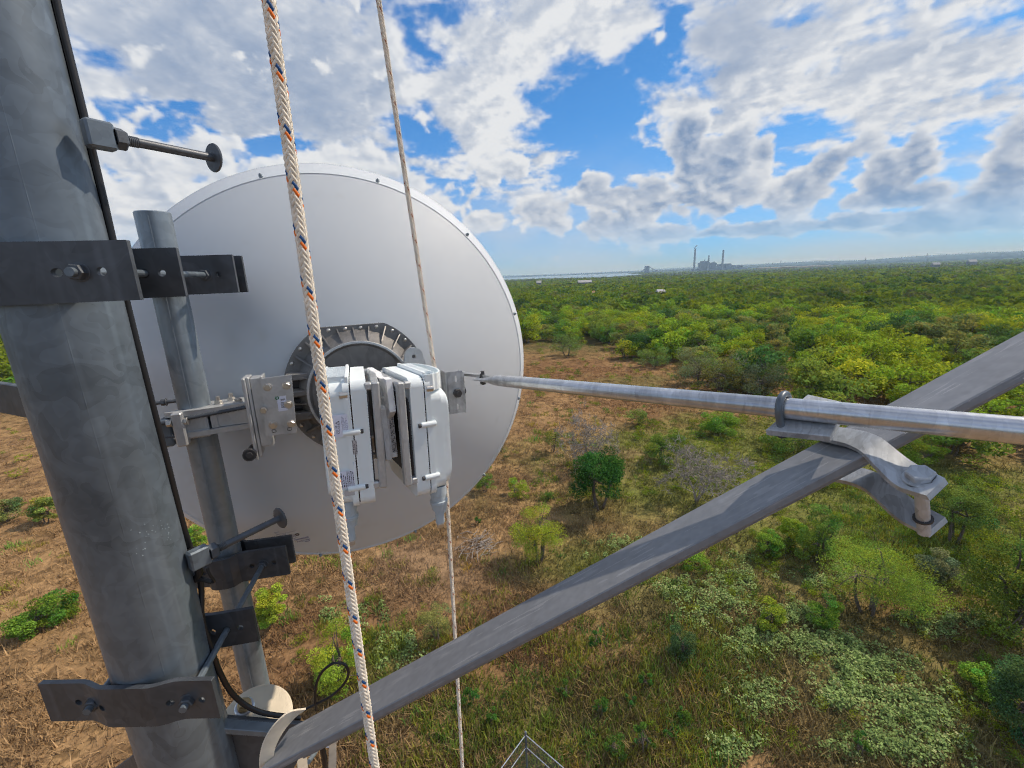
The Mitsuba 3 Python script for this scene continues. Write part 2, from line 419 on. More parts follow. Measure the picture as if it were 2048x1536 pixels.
for a, b, r in ((at(-140, 770, 1.02), at(70, 806, .80), .032), (at(120, 1640, .95), at(300, 1512, .80), .026)):
    f = Fr(a, b - a, [0, 0, 1.0])
    put("side_brace", f.mesh(lbox(0, np.linalg.norm(b - a), -r, r, -.006, .006, .0015)), "galvanized_dark", tower, False)

# ------------------------------------------------------------------ antenna mount: two sets of clamp plates, threaded rods, the pipe
MZ = math.radians(-11.0)
mn, mr = np.array([math.sin(MZ), math.cos(MZ), 0]), np.array([math.cos(MZ), -math.sin(MZ), 0])
mount = thing("antenna_mount", "galvanized pipe mount with dark clamp plates on threaded rods beside the thick leg", "pipe mount")
PIPE = np.array([-.768, 1.027]); PIPE_R = .0334
ptop = at(313, 424, 1.027)[2]
put("mount_pipe", lathe([(0, 18.55), (PIPE_R, 18.55), (PIPE_R, 19.2), (PIPE_R, ptop - .002), (PIPE_R - .002, ptop), (PIPE_R - .005, ptop), (PIPE_R - .006, ptop - .12), (0, ptop - .12)], [PIPE[0], PIPE[1], 0], [0, 0, 1], 64), "galvanized_pipe", mount)
put("pipe_seam", tube([np.array([PIPE[0] + .012, PIPE[1] - PIPE_R + .0024, z]) for z in (18.6, 19.0, ptop - .01)], .0012, 6), "galvanized_pipe", mount)
MF = Fr([0, 0, 0], mr, [0, 0, 1.0])                                    # local x = lateral, y = up, z = towards the eye side
MF.M = np.stack([mr, [0, 0, 1.0], -mn], 1)


def mloc(p):
    return MF.M.T @ p


LEGL, PIPEL = mloc([LEG[0], LEG[1], 0])[0], mloc([PIPE[0], PIPE[1], 0])[0]


def bent_plate(lat0, lat1, zc, h, dist, th, holes, centre, rad, bow, extra=None, frame=None):
    """A clamp plate in the mount frame: flat ends, the middle bowed by bow over half width rad; dist along mn."""
    poly = sg.box(lat0, zc - h / 2, lat1, zc + h / 2)
    if extra is not None:
        poly = poly.union(extra)
    poly = poly.buffer(-.0015).buffer(.0015)
    for x, z, r in holes:
        poly = poly.difference(sg.Point(x, z).buffer(r, 10))
    cuts = [poly.intersection(sg.box(a, -99, b, 99)) for a, b in zip(np.linspace(lat0, lat1, 25)[:-1], np.linspace(lat0, lat1, 25)[1:])]
    if abs(bow) < 1e-6:
        cuts = [poly]
    ms = []
    for c in cuts:
        for g in getattr(c, "geoms", [c]):
            if g.geom_type == "Polygon" and g.area > 1e-8:
                ms.append(plate(g, th))
    m = cat(ms); m.merge_vertices()
    # drop the inner walls between neighbouring strips
    key = np.sort(m.faces, 1); _, idx, cnt = np.unique(key, axis=0, return_index=True, return_counts=True)
    m.update_faces(np.isin(np.arange(len(m.faces)), idx[cnt == 1]))
    v = m.vertices; x = v[:, 0] - centre
    v[:, 2] = v[:, 2] - dist + bow * (1 - sstep(rad * .55, rad * 1.25, np.abs(x)))
    return (frame or MF).mesh(m)


R1 = mloc(onplane(163, 545, mn, .745)); RX1 = R1[0]; RX0 = 2 * LEGL - RX1 - .006
edges = [mloc(onplane(*q, mn, dd))[0] for q, dd in (((274, 541), .75), ((366, 541), .902), ((472, 540), 1.128), ((490, 540), 1.179))]
dists = [.750, .902, 1.128, 1.179]


def rod(x, z, d0, d1, nuts):
    a, b = MF.w([x, z, -d0]), MF.w([x, z, -d1])
    k = put("threaded_rod", tube([a, b], .0062, 12), "galvanized", mount)
    for dd, s in nuts:
        p = MF.w([x, z, -dd]); ax = mn * s
        put("nut", cat([washer(p, ax, .0135, .002), hexprism(p + ax * .002, ax, .0115, .010, .2)]), "galvanized_dark", k)


for zc, top in ((mloc(onplane(270, 541, mn, .75))[1], True), (mloc(onplane(430, 1372, mn, .75))[1], False)):
    h = .083; low_t = []
    for k, (dd, xe) in enumerate(zip(dists, edges)):
        cen = LEGL if k < 2 else PIPEL; lat0 = 2 * cen - xe
        if not top and k == 0:
            lat0 = mloc(onplane(93, 1385, mn, .75))[0]
        holes = [(RX1, zc, .0072)] + [(RX1 + s * .0265, zc, .0062) for s in (1, -1)] + [(RX0, zc, .0072)] + [(RX0 + s * .0265, zc, .0062) for s in (1, -1)]
        ex = None
        if not top and k == 0:
            ex = None
        bow = [0.006, -.004, .022, -.020][k]
        if not top and k == 0:
            PL, PR = (O + ray(*q) * ((zc - EYE) / ray(*q)[2]) for q in ((112, 1385), (447, 1378)))
            lat = unit([PR[0] - PL[0], PR[1] - PL[1], 0]); n2 = np.array([-lat[1], lat[0], 0]); MF2 = Fr([0, 0, 0], lat, [0, 0, 1.0]); MF2.M = np.stack([lat, [0, 0, 1.0], -n2], 1)
            d2 = float(n2 @ PL) - .012; hs = []
            for rx in (RX1, RX0):
                t_ = (d2 - n2 @ (mr * rx)) / (n2 @ mn); low_t.append(t_); c_ = lat @ (mr * rx + mn * t_)
                hs += [(c_, zc, .0072), (c_ + .0265, zc, .0062), (c_ - .0265, zc, .0062)]
            lc = float(lat[:2] @ LEG); fb_ = d2 - float(n2[:2] @ LEG)          # flange behind the front of the leg
            put("clamp_plate", bent_plate(float(lat @ PL), float(lat @ PR), zc, h, d2, .0085, hs, lc, .070, (LEG_R + fb_) + .0005, None, MF2), "galvanized_dark", mount, 35)
            continue
        put("clamp_plate", bent_plate(lat0, xe, zc, h, dd, .0085, holes, cen, [.05, .05, .034, .034][k], bow, ex), "galvanized_dark", mount, 25)
    f1, f0 = (low_t[0], low_t[1]) if low_t else (.75, .75)
    rod(RX1, zc, f1 - .028, 1.215, ((f1 - .0085, -1), (.902, 1), (1.1195, -1), (1.179, 1)))
    rod(RX0, zc, f0 - .028, 1.215, ((f0 - .0085, -1), (.902, 1), (1.1195, -1), (1.179, 1)))

# gusset that carries the brace, and a wide bolt head low on the leg
g0, g1 = at(452, 1432, .74), at(640, 1448, .80)
gf = Fr(g0, g1 - g0, [0, 0, 1.0])
put("gusset", gf.mesh(lbox(-.03, .19, -.30, 0, -.005, .005)), "galvanized_dark", tower, False)
put("gusset", gf.mesh(lbox(-.02, .10, -.012, .001, .006, .03)), "galvanized", tower, False)

# ------------------------------------------------------------------ the dish
nD = unit([-.38254, .92327, -.0352]); DC = np.array([-.5205, 1.3702, 19.7091]); DV = DC - nD * .2005
er = unit(np.cross(nD, [0, 0, 1.0])); eu = np.cross(er, nD)
DF = Fr(DV, er, eu); DF.M = np.stack([er, eu, -nD], 1)


def dloc(px, py, b):
    return DF.M.T @ (onplane(px, py, nD, nD @ DV - b) - DV)


dish = thing("dish_antenna", "large white parabolic dish antenna seen from behind, fixed to the grey mount pipe", "dish antenna")
rr = np.linspace(0.0, .594, 30)
prof = [(r, -.2005 * (r / .6) ** 2) for r in rr] + [(.5975, -.1985), (.6005, -.1975), (.602, -.1995), (.6, -.203)]
put("reflector", lathe(prof + [(.594, -.206)] + [(r, -.2005 * (r / .6) ** 2 - .006) for r in rr[::-1][1:]], DV, -nD, 160), "dish_paint", dish, 20)
put("rim", lathe([(.5985, -.2015), (.6435, -.270), (.6465, -.272), (.6455, -.276), (.640, -.274), (.597, -.2075)], DV, -nD, 160), "dish_paint", dish, 25)
for k in range(12):
    a = math.radians(15 + 30 * k); p = DF.w([.607 * math.cos(a), .607 * math.sin(a), -.209]); ax = unit(DF.M @ [math.cos(a) * .8, math.sin(a) * .8, .6])
    put("rim_clip", cat([cyl(p, p + ax * .005, .0060, n=12, ch=.001), trimesh.creation.icosphere(subdivisions=2, radius=.0045).apply_translation(p + ax * .006)]), "galvanized_pipe", dish)
HC = np.array([.022, .0])
fl = sg.Point(0, 0).buffer(.190, 24).intersection(sg.box(-1, -1, 1, .171))
m = plate(fl, .026); m.apply_translation([HC[0], HC[1], -.020])
hub = put("hub", DF.mesh(m), "cast_metal", dish, 25)
HW = DF.w([HC[0], HC[1], 0])
put("drum", lathe([(.160, .004), (.132, .062), (.1305, .066), (.127, .0665), (.124, .064), (.120, .054), (.06, .05), (0, .05)], HW, -nD, 72), "cast_metal", hub, 25)
put("drum_lip", lathe([(.1315, .0655), (.1335, .0675), (.1325, .0695), (.1275, .0695), (.1265, .0665)], HW, -nD, 72), "aluminium", hub, 25)
for k in range(26):
    a = 2 * math.pi * (k + .5) / 26; c, s = math.cos(a), math.sin(a); rmax = min(.183, .165 / max(s, 1e-3)) if s > 0 else .183
    f = Fr(HW, DF.M @ [c, s, 0], -nD)
    poly = sg.Polygon([(.133, .004), (.133, .058), (.142, .056), (rmax, .014), (rmax, .004)])
    mm = plate(poly, .003); mm.apply_translation([0, 0, -.0015])
    put("rib", f.mesh(mm), "cast_metal", hub, False)
for k in range(26):
    a = 2 * math.pi * k / 26; c, s = math.cos(a), math.sin(a); r = min(.180, .162 / max(s, 1e-3)) if s > 0 else .180
    p = DF.w([HC[0] + r * c, HC[1] + r * s, .006])
    put("bolt", lathe([(.0052, 0), (.0052, .001), (.0040, .0026), (.0020, .0036), (0, .004)], p, -nD, 12), "stainless", hub)
# raised cast ear at the top of the hub, plate of print low on the reflector
ear = sg.Point(0, .012).buffer(.024, 12).union(sg.Polygon([(-.034, -.03), (.034, -.03), (.02, .026), (-.02, .026)])).difference(sg.Point(0, .012).buffer(.0055, 8))
m = plate(ear, .014); e0 = dloc(826, 712, .10); m.apply_translation([e0[0], e0[1] - .012, .10])
put("lifting_ear", DF.mesh(m), "aluminium", dish, 25)


def on_dish(px, py, lift=.0006):
    d = ray(px, py); lo, hi = .5, 2.2
    for _ in range(50):
        t = (lo + hi) / 2; q = DF.M.T @ (O + d * t - DV)
        if q[2] > -.2005 * (q[0] ** 2 + q[1] ** 2) / .36 + lift:
            lo = t
        else:
            hi = t
    return O + d * lo


q0, q1, q2 = on_dish(546, 1064), on_dish(600, 1052), on_dish(556, 1094)
lf = Fr(q0, q1 - q0, q0 - q2)
lw_, lh_ = np.linalg.norm(q1 - q0), abs((q2 - q0) @ lf.M[:, 1])
sgn = 1 if lf.M[:, 2] @ (O - q0) > 0 else -1
rows = []
random.seed(8)
for (u0, u1, v, t) in ((0, .2, .06, .0016), (.02, .75, .2, .0014), (0.2, .42, .28, .0014), (.28, .62, .42, .0035), (.28, .64, .5, .004), (.3, .62, .64, .003), (.45, 1.0, .74, .006), (.5, .98, .9, .004), (.7, .95, 1.02, .0018)):
    n = max(1, int((u1 - u0) / .045)); w = (u1 - u0) / n
    for k in range(n):
        rows.append(lbox((u0 + k * w) * lw_, (u0 + (k + random.uniform(.55, .9)) * w) * lw_, -v * lh_ - t, -v * lh_, min(0, sgn * .0016), max(0, sgn * .0016), .0001))
put("printed_plate", lf.mesh(cat(rows)), "ink_faint", dish, False, label="faint grey printed lettering on the white dish")
put("printed_logo", lf.mesh(lathe([(.003, 0), (.0062, 0), (.0062, .0018), (.003, .0018), (.003, 0)], [.70 * lw_, -.46 * lh_, 0], [0, 0, sgn], 20)), "ink", dish)

# ------------------------------------------------------------------ bracket between pipe and dish
brk = thing("mounting_bracket", "silver metal bracket with five bolts and a label, clamping the dish hub to the pipe", "bracket")
b0, b1, b2, b3 = dloc(521, 757, .10), dloc(583, 749, .10), dloc(594, 864, .10), dloc(533, 871, .10)
pm = cat([hull([*[b + [0, 0, z] for b in (b0, b1, b2, b3) for z in (0, .006)]])])
plate_k = put("bolt_plate", DF.mesh(pm), "aluminium", brk, False)
for (px, py) in ((535, 774), (573, 771), (577, 809), (546, 850), (583, 847)):
    p = DF.w(dloc(px, py, .106)); put("bolt", cat([washer(p, -nD, .0098, .0016), hexprism(p - nD * .0016, -nD, .0078, .006, random.random())]), "stainless", plate_k)
for (px, py) in ((548, 862), (579, 858)):
    p = DF.w(dloc(px, py, .1062)); put("slot", lathe([(.0050, 0), (.0050, .0008), (.0036, .0008), (.0036, 0), (.0050, 0)], p, -nD, 16), "dark_metal", plate_k)
l0, l1, l2 = dloc(553, 793, .1064), dloc(571, 791, .1064), dloc(556, 823, .1064)
lab = Fr(DF.w(l0), DF.M @ (l1 - l0), DF.M @ (l0 - l2)); lw2, lh2 = np.linalg.norm(l1 - l0), np.linalg.norm(l2 - l0)
lk = put("bar_label", lab.mesh(lbox(0, lw2, -lh2, 0, 0, .0004, .0001)), "label_paper", plate_k, False)
put("print", lab.mesh(cat([lbox(lw2 * .35, lw2 * .9, -lh2 * t - .0013, -lh2 * t, .0004, .0007, .0001) for t in (.2, .26, .42, .48, .54, .62, .70, .76)])), "ink", plate_k, False)
gp = DF.w(dloc(554, 796, .1072)); put("green_dot", lathe([(0, 0), (.0045, 0), (.0045, .0004), (0, .0004)], gp, -nD, 24), "sticker_green", plate_k)
tf = Fr(gp - nD * .0005, eu, -er); tm = meshkit.text_mesh("40", .0040, .0003, True); tm.apply_translation([-tm.bounds[:, 0].mean(), -tm.bounds[:, 1].mean(), 0])
put("number", tf.mesh(tm), "label_paper", plate_k, False)
# upright channel
ua, ub = dloc(490, 765, .09), dloc(514, 915, .09); c0 = dloc(497, 765, .10)
chf = Fr(DF.w(ua), DF.M @ [1, 0, 0], -(DF.w(ub) - DF.w(ua))); L = np.linalg.norm(ub - ua)
chf.M[:, 2] = np.cross(chf.M[:, 0], chf.M[:, 1])
put("channel", chf.mesh(cat([lbox(-.004, .003, -L, .012, -.045, .022), lbox(.003, .010, -L * .98, .012, -.045, .010), lbox(.010, .034, -L * .86, .008, -.045, .004), lbox(.034, .0385, -L * .86, .012, -.04, .014)])), "aluminium", brk, False)
pb = DF.w(dloc(500, 908, .11)); put("end_bolt", cat([cyl(pb + nD * .05, pb, .009, n=20), washer(pb, -nD, .0150, .004), lathe([(.0145, 0), (.0145, .007), (.0105, .007), (.0105, .003), (0, .003)], pb - nD * .004, -nD, 28), hexprism(pb - nD * .006, -nD, .0085, .007)]), "dark_metal", brk)
pn = DF.w(dloc(527, 820, .115)); put("side_bolt", hexprism(pn, -nD, .0075, .010), "stainless", brk)
# arm from plate to hub
for u0_, u1_, bz in ((.045, .062, .05), (.004, .018, .055), (-.060, -.040, .05), (-.035, -.008, .02), (.02, .044, .02)):
    put("hub_arm", DF.mesh(lbox(-.155, -.085, u0_, u1_, -.01, bz, .002)), "cast_metal" if bz > .03 else "dark_metal", brk, False)
# pipe clamp
pf = Fr([PIPE[0], PIPE[1], at(400, 845, 1.0)[2]], er, [0, 0, 1.0]); pf.M = np.stack([er, [0, 0, 1.0], -nD], 1)
cz = 0.0
body = sg.Polygon([(.118, -.044), (.118, .044), (.05, .050), (.01, .053), (-.030, .050), (-.050, .044), (-.050, .030), (-.03, .033), (.0, .0345), (.0, .034)] + [(.0343 * math.cos(a), .0343 * math.sin(a)) for a in np.linspace(math.pi / 2, -math.pi / 2, 16)] + [(.02, -.040)])
mm = plate(body, .012)
R90 = np.array([[1, 0, 0], [0, 0, 1], [0, 1, 0]], float)


def flat_z(poly, z0, z1):
    """polygon in (lateral, towards eye), extruded from z0 to z1 upwards in the pipe frame"""
    m = plate(poly, z1 - z0); v = m.vertices.copy(); m.vertices = np.stack([v[:, 0], v[:, 2] + z0, v[:, 1]], 1); m.faces = m.faces[:, ::-1]
    return m


put("clamp_body", pf.mesh(cat([flat_z(body, .022, .034), flat_z(body, -.030, -.018), lbox(.045, .118, -.018, .022, .030, .040), lbox(.0355, .05, -.018, .022, -.035, .044)])), "aluminium", brk, False)
put("front_jaw", pf.mesh(cat([lbox(-.034, -.012, -.046, .034, .036, .066, .003), lbox(-.034, .03, -.036, .030, .0345, .044, .003)])), "aluminium", brk, False)
put("rear_jaw", pf.mesh(cat([lbox(-.062, -.042, -.046, .020, -.03, .050, .003)])), "galvanized", brk, False)
for z, y, x0, x1 in ((.012, .058, -.085, .112), (-.022, .046, -.085, -.03), (.044, -.045, -.10, -.01)):
    rk = put("clamp_rod", tube([pf.w([x0, z, y]), pf.w([x1, z + (.012 if x1 > 0 else 0), y - (.012 if x1 > 0 else 0)])], .0046, 12), "galvanized_dark", brk)
    for xx in ((-.066, -.036, -.006) if x1 > 0 else (-.068,)):
        put("nut", cat([washer(pf.w([xx, z, y]), er, .0095, .002), hexprism(pf.w([xx - .009, z, y]), er, .0082, .008)]), "stainless" if x1 > 0 else "galvanized_dark", rk)
for xx, yy, zt in ((.052, .012, .012), (.075, -.012, .012), (.095, .022, .004)):
    p = pf.w([xx, .034, yy]); put("top_bolt", cat([washer(p, [0, 0, 1], .0105, .002), hexprism(p + [0, 0, .002], [0, 0, 1], .0085, .007), cyl(p, p + [0, 0, .007 + zt], .0048, n=14, ch=.0008)]), "stainless", brk)

# ------------------------------------------------------------------ radio units and the coupler between them
def rrect(w0, w1, h0, h1, r):
    return sg.box(w0 + r, h0 + r, w1 - r, h1 - r).buffer(r, 8)


def slab(poly, x0, x1):
    """polygon in (z: towards the eye, y: up), extruded along local x"""
    m = plate(poly, x1 - x0); v = m.vertices.copy(); m.vertices = np.stack([v[:, 2] + x0, v[:, 1], v[:, 0]], 1); m.faces = m.faces[:, ::-1]
    return m


def radio(label, sgnx, lat, u_top, lean, b_near, hood, yaw=0.0):
    t = thing("radio_unit", label, "radio unit")
    f = Fr(DF.w([lat, u_top, b_near]), er, eu); zd = unit(-nD + er * yaw); up = unit(eu + er * lean); up = unit(up - zd * (up @ zd)); ax = np.cross(up, zd); ax = ax if (ax @ er) * sgnx > 0 else -ax
    f.M = np.stack([ax, up, zd], 1)
    if sgnx < 0:
        fm = lambda m: (lambda q: q)(f.mesh(m))
    fm = f.mesh
    Hh, Dd, hd = .270, .215, .026 if hood else 0
    base = put("rear_half", fm(slab(rrect(-Dd, 0, -Hh, 0, .022), 0, .030)), "white_paint", t, 25)
    put("seam", fm(slab(rrect(-Dd + .003, -.003, -Hh + .003, -.003, .02), .030, .0325)), "black_rubber", t, 25)
    cov = cat([slab(rrect(-Dd, 0, -Hh - .003, 0, .022), .0325, .045), slab(rrect(-Dd + .006, -.005, -Hh + .004, -.006 - hd, .026), .045, .070), slab(rrect(-Dd + .011, -.010, -Hh + .01, -.012 - hd, .03), .070, .084), slab(rrect(-Dd + .02, -.019, -Hh + .02, -.02 - hd, .03), .084, .092)])
    put("cover", fm(cov), "white_paint", t, 25)
    for k in range(11):
        z = -.03 - k * .0135
        put("fin", fm(lbox(.036, .082 if not hood else .060, -.008, .007, z - .0016, z + .0016, .0008)), "white_paint", t, False)
    put("fin_edge", fm(cat([lbox(.033, .040, -.006, .008, -.19, -.008), lbox(.078 if not hood else .056, .084 if not hood else .060, -.008, .006, -.19, -.01)])), "white_paint", t, False)
    if hood:
        a = np.linspace(-math.pi / 2, math.pi / 2, 18); path = [(-.20, .040)] + [(-.2 + .0, .055)] + [(-.105 + .095 * math.sin(x) , .058 + .034 * math.cos(x)) for x in a] + [(-.004, .052), (-.004, .036)]
        ring = sg.LineString(path).buffer(.0017, 4)
        m = plate(ring, .036); v = m.vertices.copy(); m.vertices = np.stack([v[:, 1], v[:, 2] - .033, v[:, 0]], 1)
        m.fix_normals()
        put("hood", fm(m), "white_paint", t, 25)
    for yy in (-.105, -.225):
        put("boss", fm(cat([cyl([.018, yy, .001], [.052, yy, .001], .0062, n=16, ch=.001)])), "white_paint", t)
        put("screw", fm(cyl([.012, yy, .001], [.0185, yy, .001], .0046, n=14, ch=.001)), "dark_metal", t)
    put("screw", fm(cyl([.036, -.028, -.004], [.052, -.028, -.004], .0075, n=16, ch=.001)), "stainless", t)
    # latch frame on the inner side
    for z0_, z1_ in ((-.018, .0015), (-.20, -.182)):
        put("latch_frame", fm(cat([lbox(-.026, -.010, -.235, -.006, z0_, z1_, .003), lbox(-.011, .004, -.022, -.0065, z0_ + .001, z1_ - .001, .003), lbox(-.011, .004, -.2345, -.219, z0_ + .001, z1_ - .001, .003)])), "aluminium", t, False)
    put("latch_bar", fm(lbox(-.025, -.011, -.0175, -.0065, -.183, -.017, .002)), "aluminium", t, False)
    put("gasket", fm(slab(rrect(-Dd + .02, -.012, -Hh + .04, -.045, .015), -.003, 0)), "dark_metal", t, 25)
    # cable gland below
    gz = -.035 if not hood else -.03
    gx = .058; y0 = -Hh + .008
    g = put("cable_gland", fm(lathe([(0, 0), (.0195, 0), (.0195, .022), (.0175, .024), (.0175, .036), (.0205, .037), (.0205, .044), (.0185, .046), (.0165, .060), (0, .060)], [gx, y0, gz], [0, -1, 0], 28)), "grey_plastic", t)
    put("tail", fm(cat([lbox(gx - .010, gx + .010, y0 - .098, y0 - .058, gz - .006, gz + .006, .003)])), "grey_plastic", g, False)
    put("tail_tip", fm(cat([lbox(gx - .008, gx + .008, y0 - .108, y0 - .098, gz - .004, gz + .004, .001)])), "stainless", g, False)
    return t, f


tL, fL = radio("white radio unit with printed labels on its face, partly behind the thick rope", -1, .015, .080, .035, .36, False, -.06)
tR, fR = radio("white radio unit with an open curved hood on top, nearest the strut end", 1, .101, .072, .025, .36, True, .15)


def radio_print(f, t, x0, x1, y0, y1, paper, rows, ink, name, z=.0012, dens=1.0, seed=1):
    """x is measured outward from the seam; text runs upward"""
    k = put(name, f.mesh(lbox(x0, x1, y0, y1, z - .0006, z, .0001)), paper, t, False)
    if rows:
        rnd = random.Random(seed); ms = []
        for i in range(rows):
            x = x0 + (x1 - x0) * (i + .5) / rows; y = y0 + (y1 - y0) * .06
            while y < y1 - (y1 - y0) * rnd.choice((.04, .1, .3)):
                w = rnd.uniform(.0012, .005); ms.append(lbox(x - (x1 - x0) / rows * .24, x + (x1 - x0) / rows * .24, y, min(y + w, y1 - .0005), z, z + .0003, .00005)); y += w + .0009
        put("print", f.mesh(cat(ms)), ink, k, False)
    return k


def upright_text(f, t, text, xb, y, h, ink="ink", z=.0013):
    """lettering that reads upward on the left unit, whose local x runs to the left"""
    m = meshkit.text_mesh(text, h, .0003, True); v = m.vertices.copy()
    m.vertices = np.stack([xb + v[:, 1], y + v[:, 0], z + v[:, 2]], 1)
    put("lettering", f.mesh(m), ink, t, False)


k1 = radio_print(fL, tL, .040, .070, -.112, -.066, "label_paper", 0, "ink", "approval_label", .0012)
k1 = k1
radio_print(fL, tL, .041, .0525, -.109, -.069, "label_paper", 6, "ink_faint", "small_print", .0014, seed=3)
upright_text(fL, k1, "CE", .0575, -.106, .0056)
upright_text(fL, k1, "UK", .0610, -.0945, .0036)
upright_text(fL, k1, "CA", .0562, -.0945, .0036)
tri = sg.Polygon([(0, 0), (.009, 0), (.0045, .0078)]).difference(sg.Polygon([(0, 0), (.009, 0), (.0045, .0078)]).buffer(-.0011))
m = plate(tri, .0003); v = m.vertices.copy(); m.vertices = np.stack([.0562 + v[:, 1], -.0870 + v[:, 0], .0014 + v[:, 2]], 1)
put("warning_sign", fL.mesh(m), "ink", k1, False)
radio_print(fL, tL, .027, .036, -.152, -.122, "label_silver", 3, "ink", "silver_label", .0026, seed=5)
upright_text(fL, tL, "— —", .036, -.176, .003, "ink_blue")
radio_print(fL, tL, .038, .064, -.222, -.186, "label_paper", 7, "ink", "serial_label", .0012, seed=9)
radio_print(fL, tL, .040, .060, -.240, -.228, "label_silver", 0, "ink", "blank_label", .0012)
cp = thing("waveguide_coupler", "small pale metal box with a printed side label, wedged between the two radio units", "coupler")
c0, c1 = dloc(760, 818, .32), dloc(796, 914, .32)
cf = Fr(DF.w([c0[0], c0[1], .32]), er, eu); cf.M = np.stack([er, eu, -nD], 1); cw, chh = c1[0] - c0[0], c0[1] - c1[1]
put("housing", cf.mesh(cat([lbox(0, cw * .52, -chh - .004, .001, -.14, -.0005, .0015), lbox(cw * .5, cw, -chh, 0, -.14, 0, .0015)])), "pale_casting", cp, False)
lk = put("side_label", cf.mesh(lbox(cw * .58, cw * .98, -chh * .90, -chh * .15, 0, .0006, .0001)), "label_silver", cp, False)
rnd = random.Random(4); ms = []
for i in range(3):
    y = -chh * .88
    while y < -chh * .2:
        w = rnd.uniform(.002, .006); ms.append(lbox(cw * (.65 + .11 * i), cw * (.71 + .11 * i), y, y + w, .0006, .0009, .00005)); y += w + rnd.choice((.001, .001, .006))
put("print", cf.mesh(cat(ms)), "ink", lk, False)
# cast cross plate on the inner face of the right radio
f = fR
cross = sg.Polygon([(-.19, .004), (-.03, -.002), (-.02, -.07), (-.06, -.10), (-.19, -.03)]).difference(sg.Polygon([(-.085, -.022), (-.06, -.030), (-.05, -.056), (-.075, -.045)])).difference(sg.Polygon([(-.16, .03), (-.08, .03), (-.055, -.004), (-.10, -.006)]))
put("cross_casting", f.mesh(slab(cross, -.040, -.027)), "pale_casting", cp, 25)
put("coupler_tube", tube([DF.w([.055, .0, .05]), DF.w([.055, 0, .20])], .045, 32), "cast_metal", cp)

# ------------------------------------------------------------------ strut from the dish to the brace
stt = thing("stabilizer_strut", "round shiny galvanized strut running from the dish across to the right edge", "strut")
S0, S1 = dep(958, 757, 1.22), dep(2048, 862, .468); sd = unit(S1 - S0); S2 = S1 + sd * .35
SR = .0152
k = np.linspace(0, 1, 24); pts = [S0 + sd * (.0 + .10 * t) for t in k]
fst = Fr(S0, sd, [0, 0, 1.0])
V, n = [], 24
for i, t in enumerate(np.concatenate([k, [2.0, 4.0, 7.0, np.linalg.norm(S2 - S0) / .10]])):
    e = sstep(.12, 1.0, t); a = np.arange(n) * 2 * np.pi / n
    hz, wz = .0048 * (1 - e) + SR * e, .022 * (1 - e) + SR * e
    V.append(fst.w(np.stack([np.full(n, t * .10), hz * np.sin(a), wz * np.cos(a)], 1)))
V = np.array(V); mrows = len(V); i, j = np.meshgrid(np.arange(mrows - 1), np.arange(n), indexing="ij"); kk = (j + 1) % n
qd = np.stack([i * n + j, i * n + kk, (i + 1) * n + kk, (i + 1) * n + j], -1).reshape(-1, 4)
tm = trimesh.Trimesh(np.vstack([V.reshape(-1, 3), V[0].mean(0), V[-1].mean(0)]), np.vstack([qd[:, [0, 1, 2]], qd[:, [0, 2, 3]], [(mrows * n, (x + 1) % n, x) for x in range(n)], [(mrows * n + 1, (mrows - 1) * n + x, (mrows - 1) * n + (x + 1) % n) for x in range(n)]]), process=False)
tm.fix_normals()
put("tube", tm, "galvanized_bright", stt, 40)
pb = S0 + sd * .018; put("end_bolt", cat([cyl(pb - [0, 0, .016], pb + [0, 0, .022], .0048, n=14), hexprism(pb + [0, 0, .006], [0, 0, 1], .0085, .008), washer(pb + [0, 0, .003], [0, 0, 1], .010, .002), hexprism(pb - [0, 0, .014], [0, 0, 1], .0085, .007)]), "dark_metal", stt)
# its angle bracket beside the right radio
ab = thing("angle_bracket", "small grey angle bracket with slots beside the right radio unit, holding the strut end", "bracket")
a0, a1, a2 = dloc(906, 734, .16), dloc(909, 818, .16), dloc(933, 828, .16)
af = Fr(S0 - sd * .004 - er * .046, DF.M @ [1, 0, 0], [0, 0, 1.0]); af.M = np.stack([er, [0, 0, 1.0], -nD], 1)
def slotted(x0, x1, y0, y1, slots, th):
    p = sg.box(x0, y0, x1, y1)
    for sx, sy in slots:
        p = p.difference(sg.LineString([(sx, sy - .006), (sx, sy + .006)]).buffer(.0032, 6))
    return plate(p, th)
wA = slotted(-.044, -.002, -.088, .030, [(-.02, .008), (-.02, -.070)], .005); wA.apply_translation([0, 0, .006])
put("slotted_flange", af.mesh(wA), "galvanized_strap", ab, False)
put("side_flange", af.mesh(cat([lbox(-.002, .003, -.090, .026, -.03, .012), lbox(-.049, -.044, -.080, .030, -.04, .011)])), "galvanized_strap", ab, False)
p = af.w([-.020, -.030, .011]); put("black_nut", cat([hexprism(p, -nD, .0125, .012), cyl(p, p - nD * .018, .006, n=14)]), "dark_metal", ab)
p = af.w([.003, -.030, -.008]); put("side_bolt", cat([washer(p, er, .012, .003), cyl(p, p + er * .006, .010, n=18, ch=.001)]), "galvanized_dark", ab)
put("tongue", cat([hull([S0 + sd * x + er * 0 + np.array([0, 0, z]) - nD * y for x in (-.085, .040) for y in (-.016, .016) for z in (.0052, .0125)])]), "galvanized_bright", ab, False)

# clamp that holds the strut on the brace
ck = thing("strut_clamp", "galvanized crossover clamp with bent straps and a hex bolt, gripping the diagonal brace", "clamp")
def bent(pts, r=.28, m=4):
    """a polyline with rounded corners"""
    p = np.asarray(pts, float); out = [p[0]]
    for k in range(1, len(p) - 1):
        a, b = p[k] + (p[k - 1] - p[k]) * r, p[k] + (p[k + 1] - p[k]) * r
        for t in np.linspace(0, 1, m + 1):
            out.append((1 - t) ** 2 * a + 2 * t * (1 - t) * p[k] + t * t * b)
    return np.array(out + [p[-1]])


FN = BFn * bs


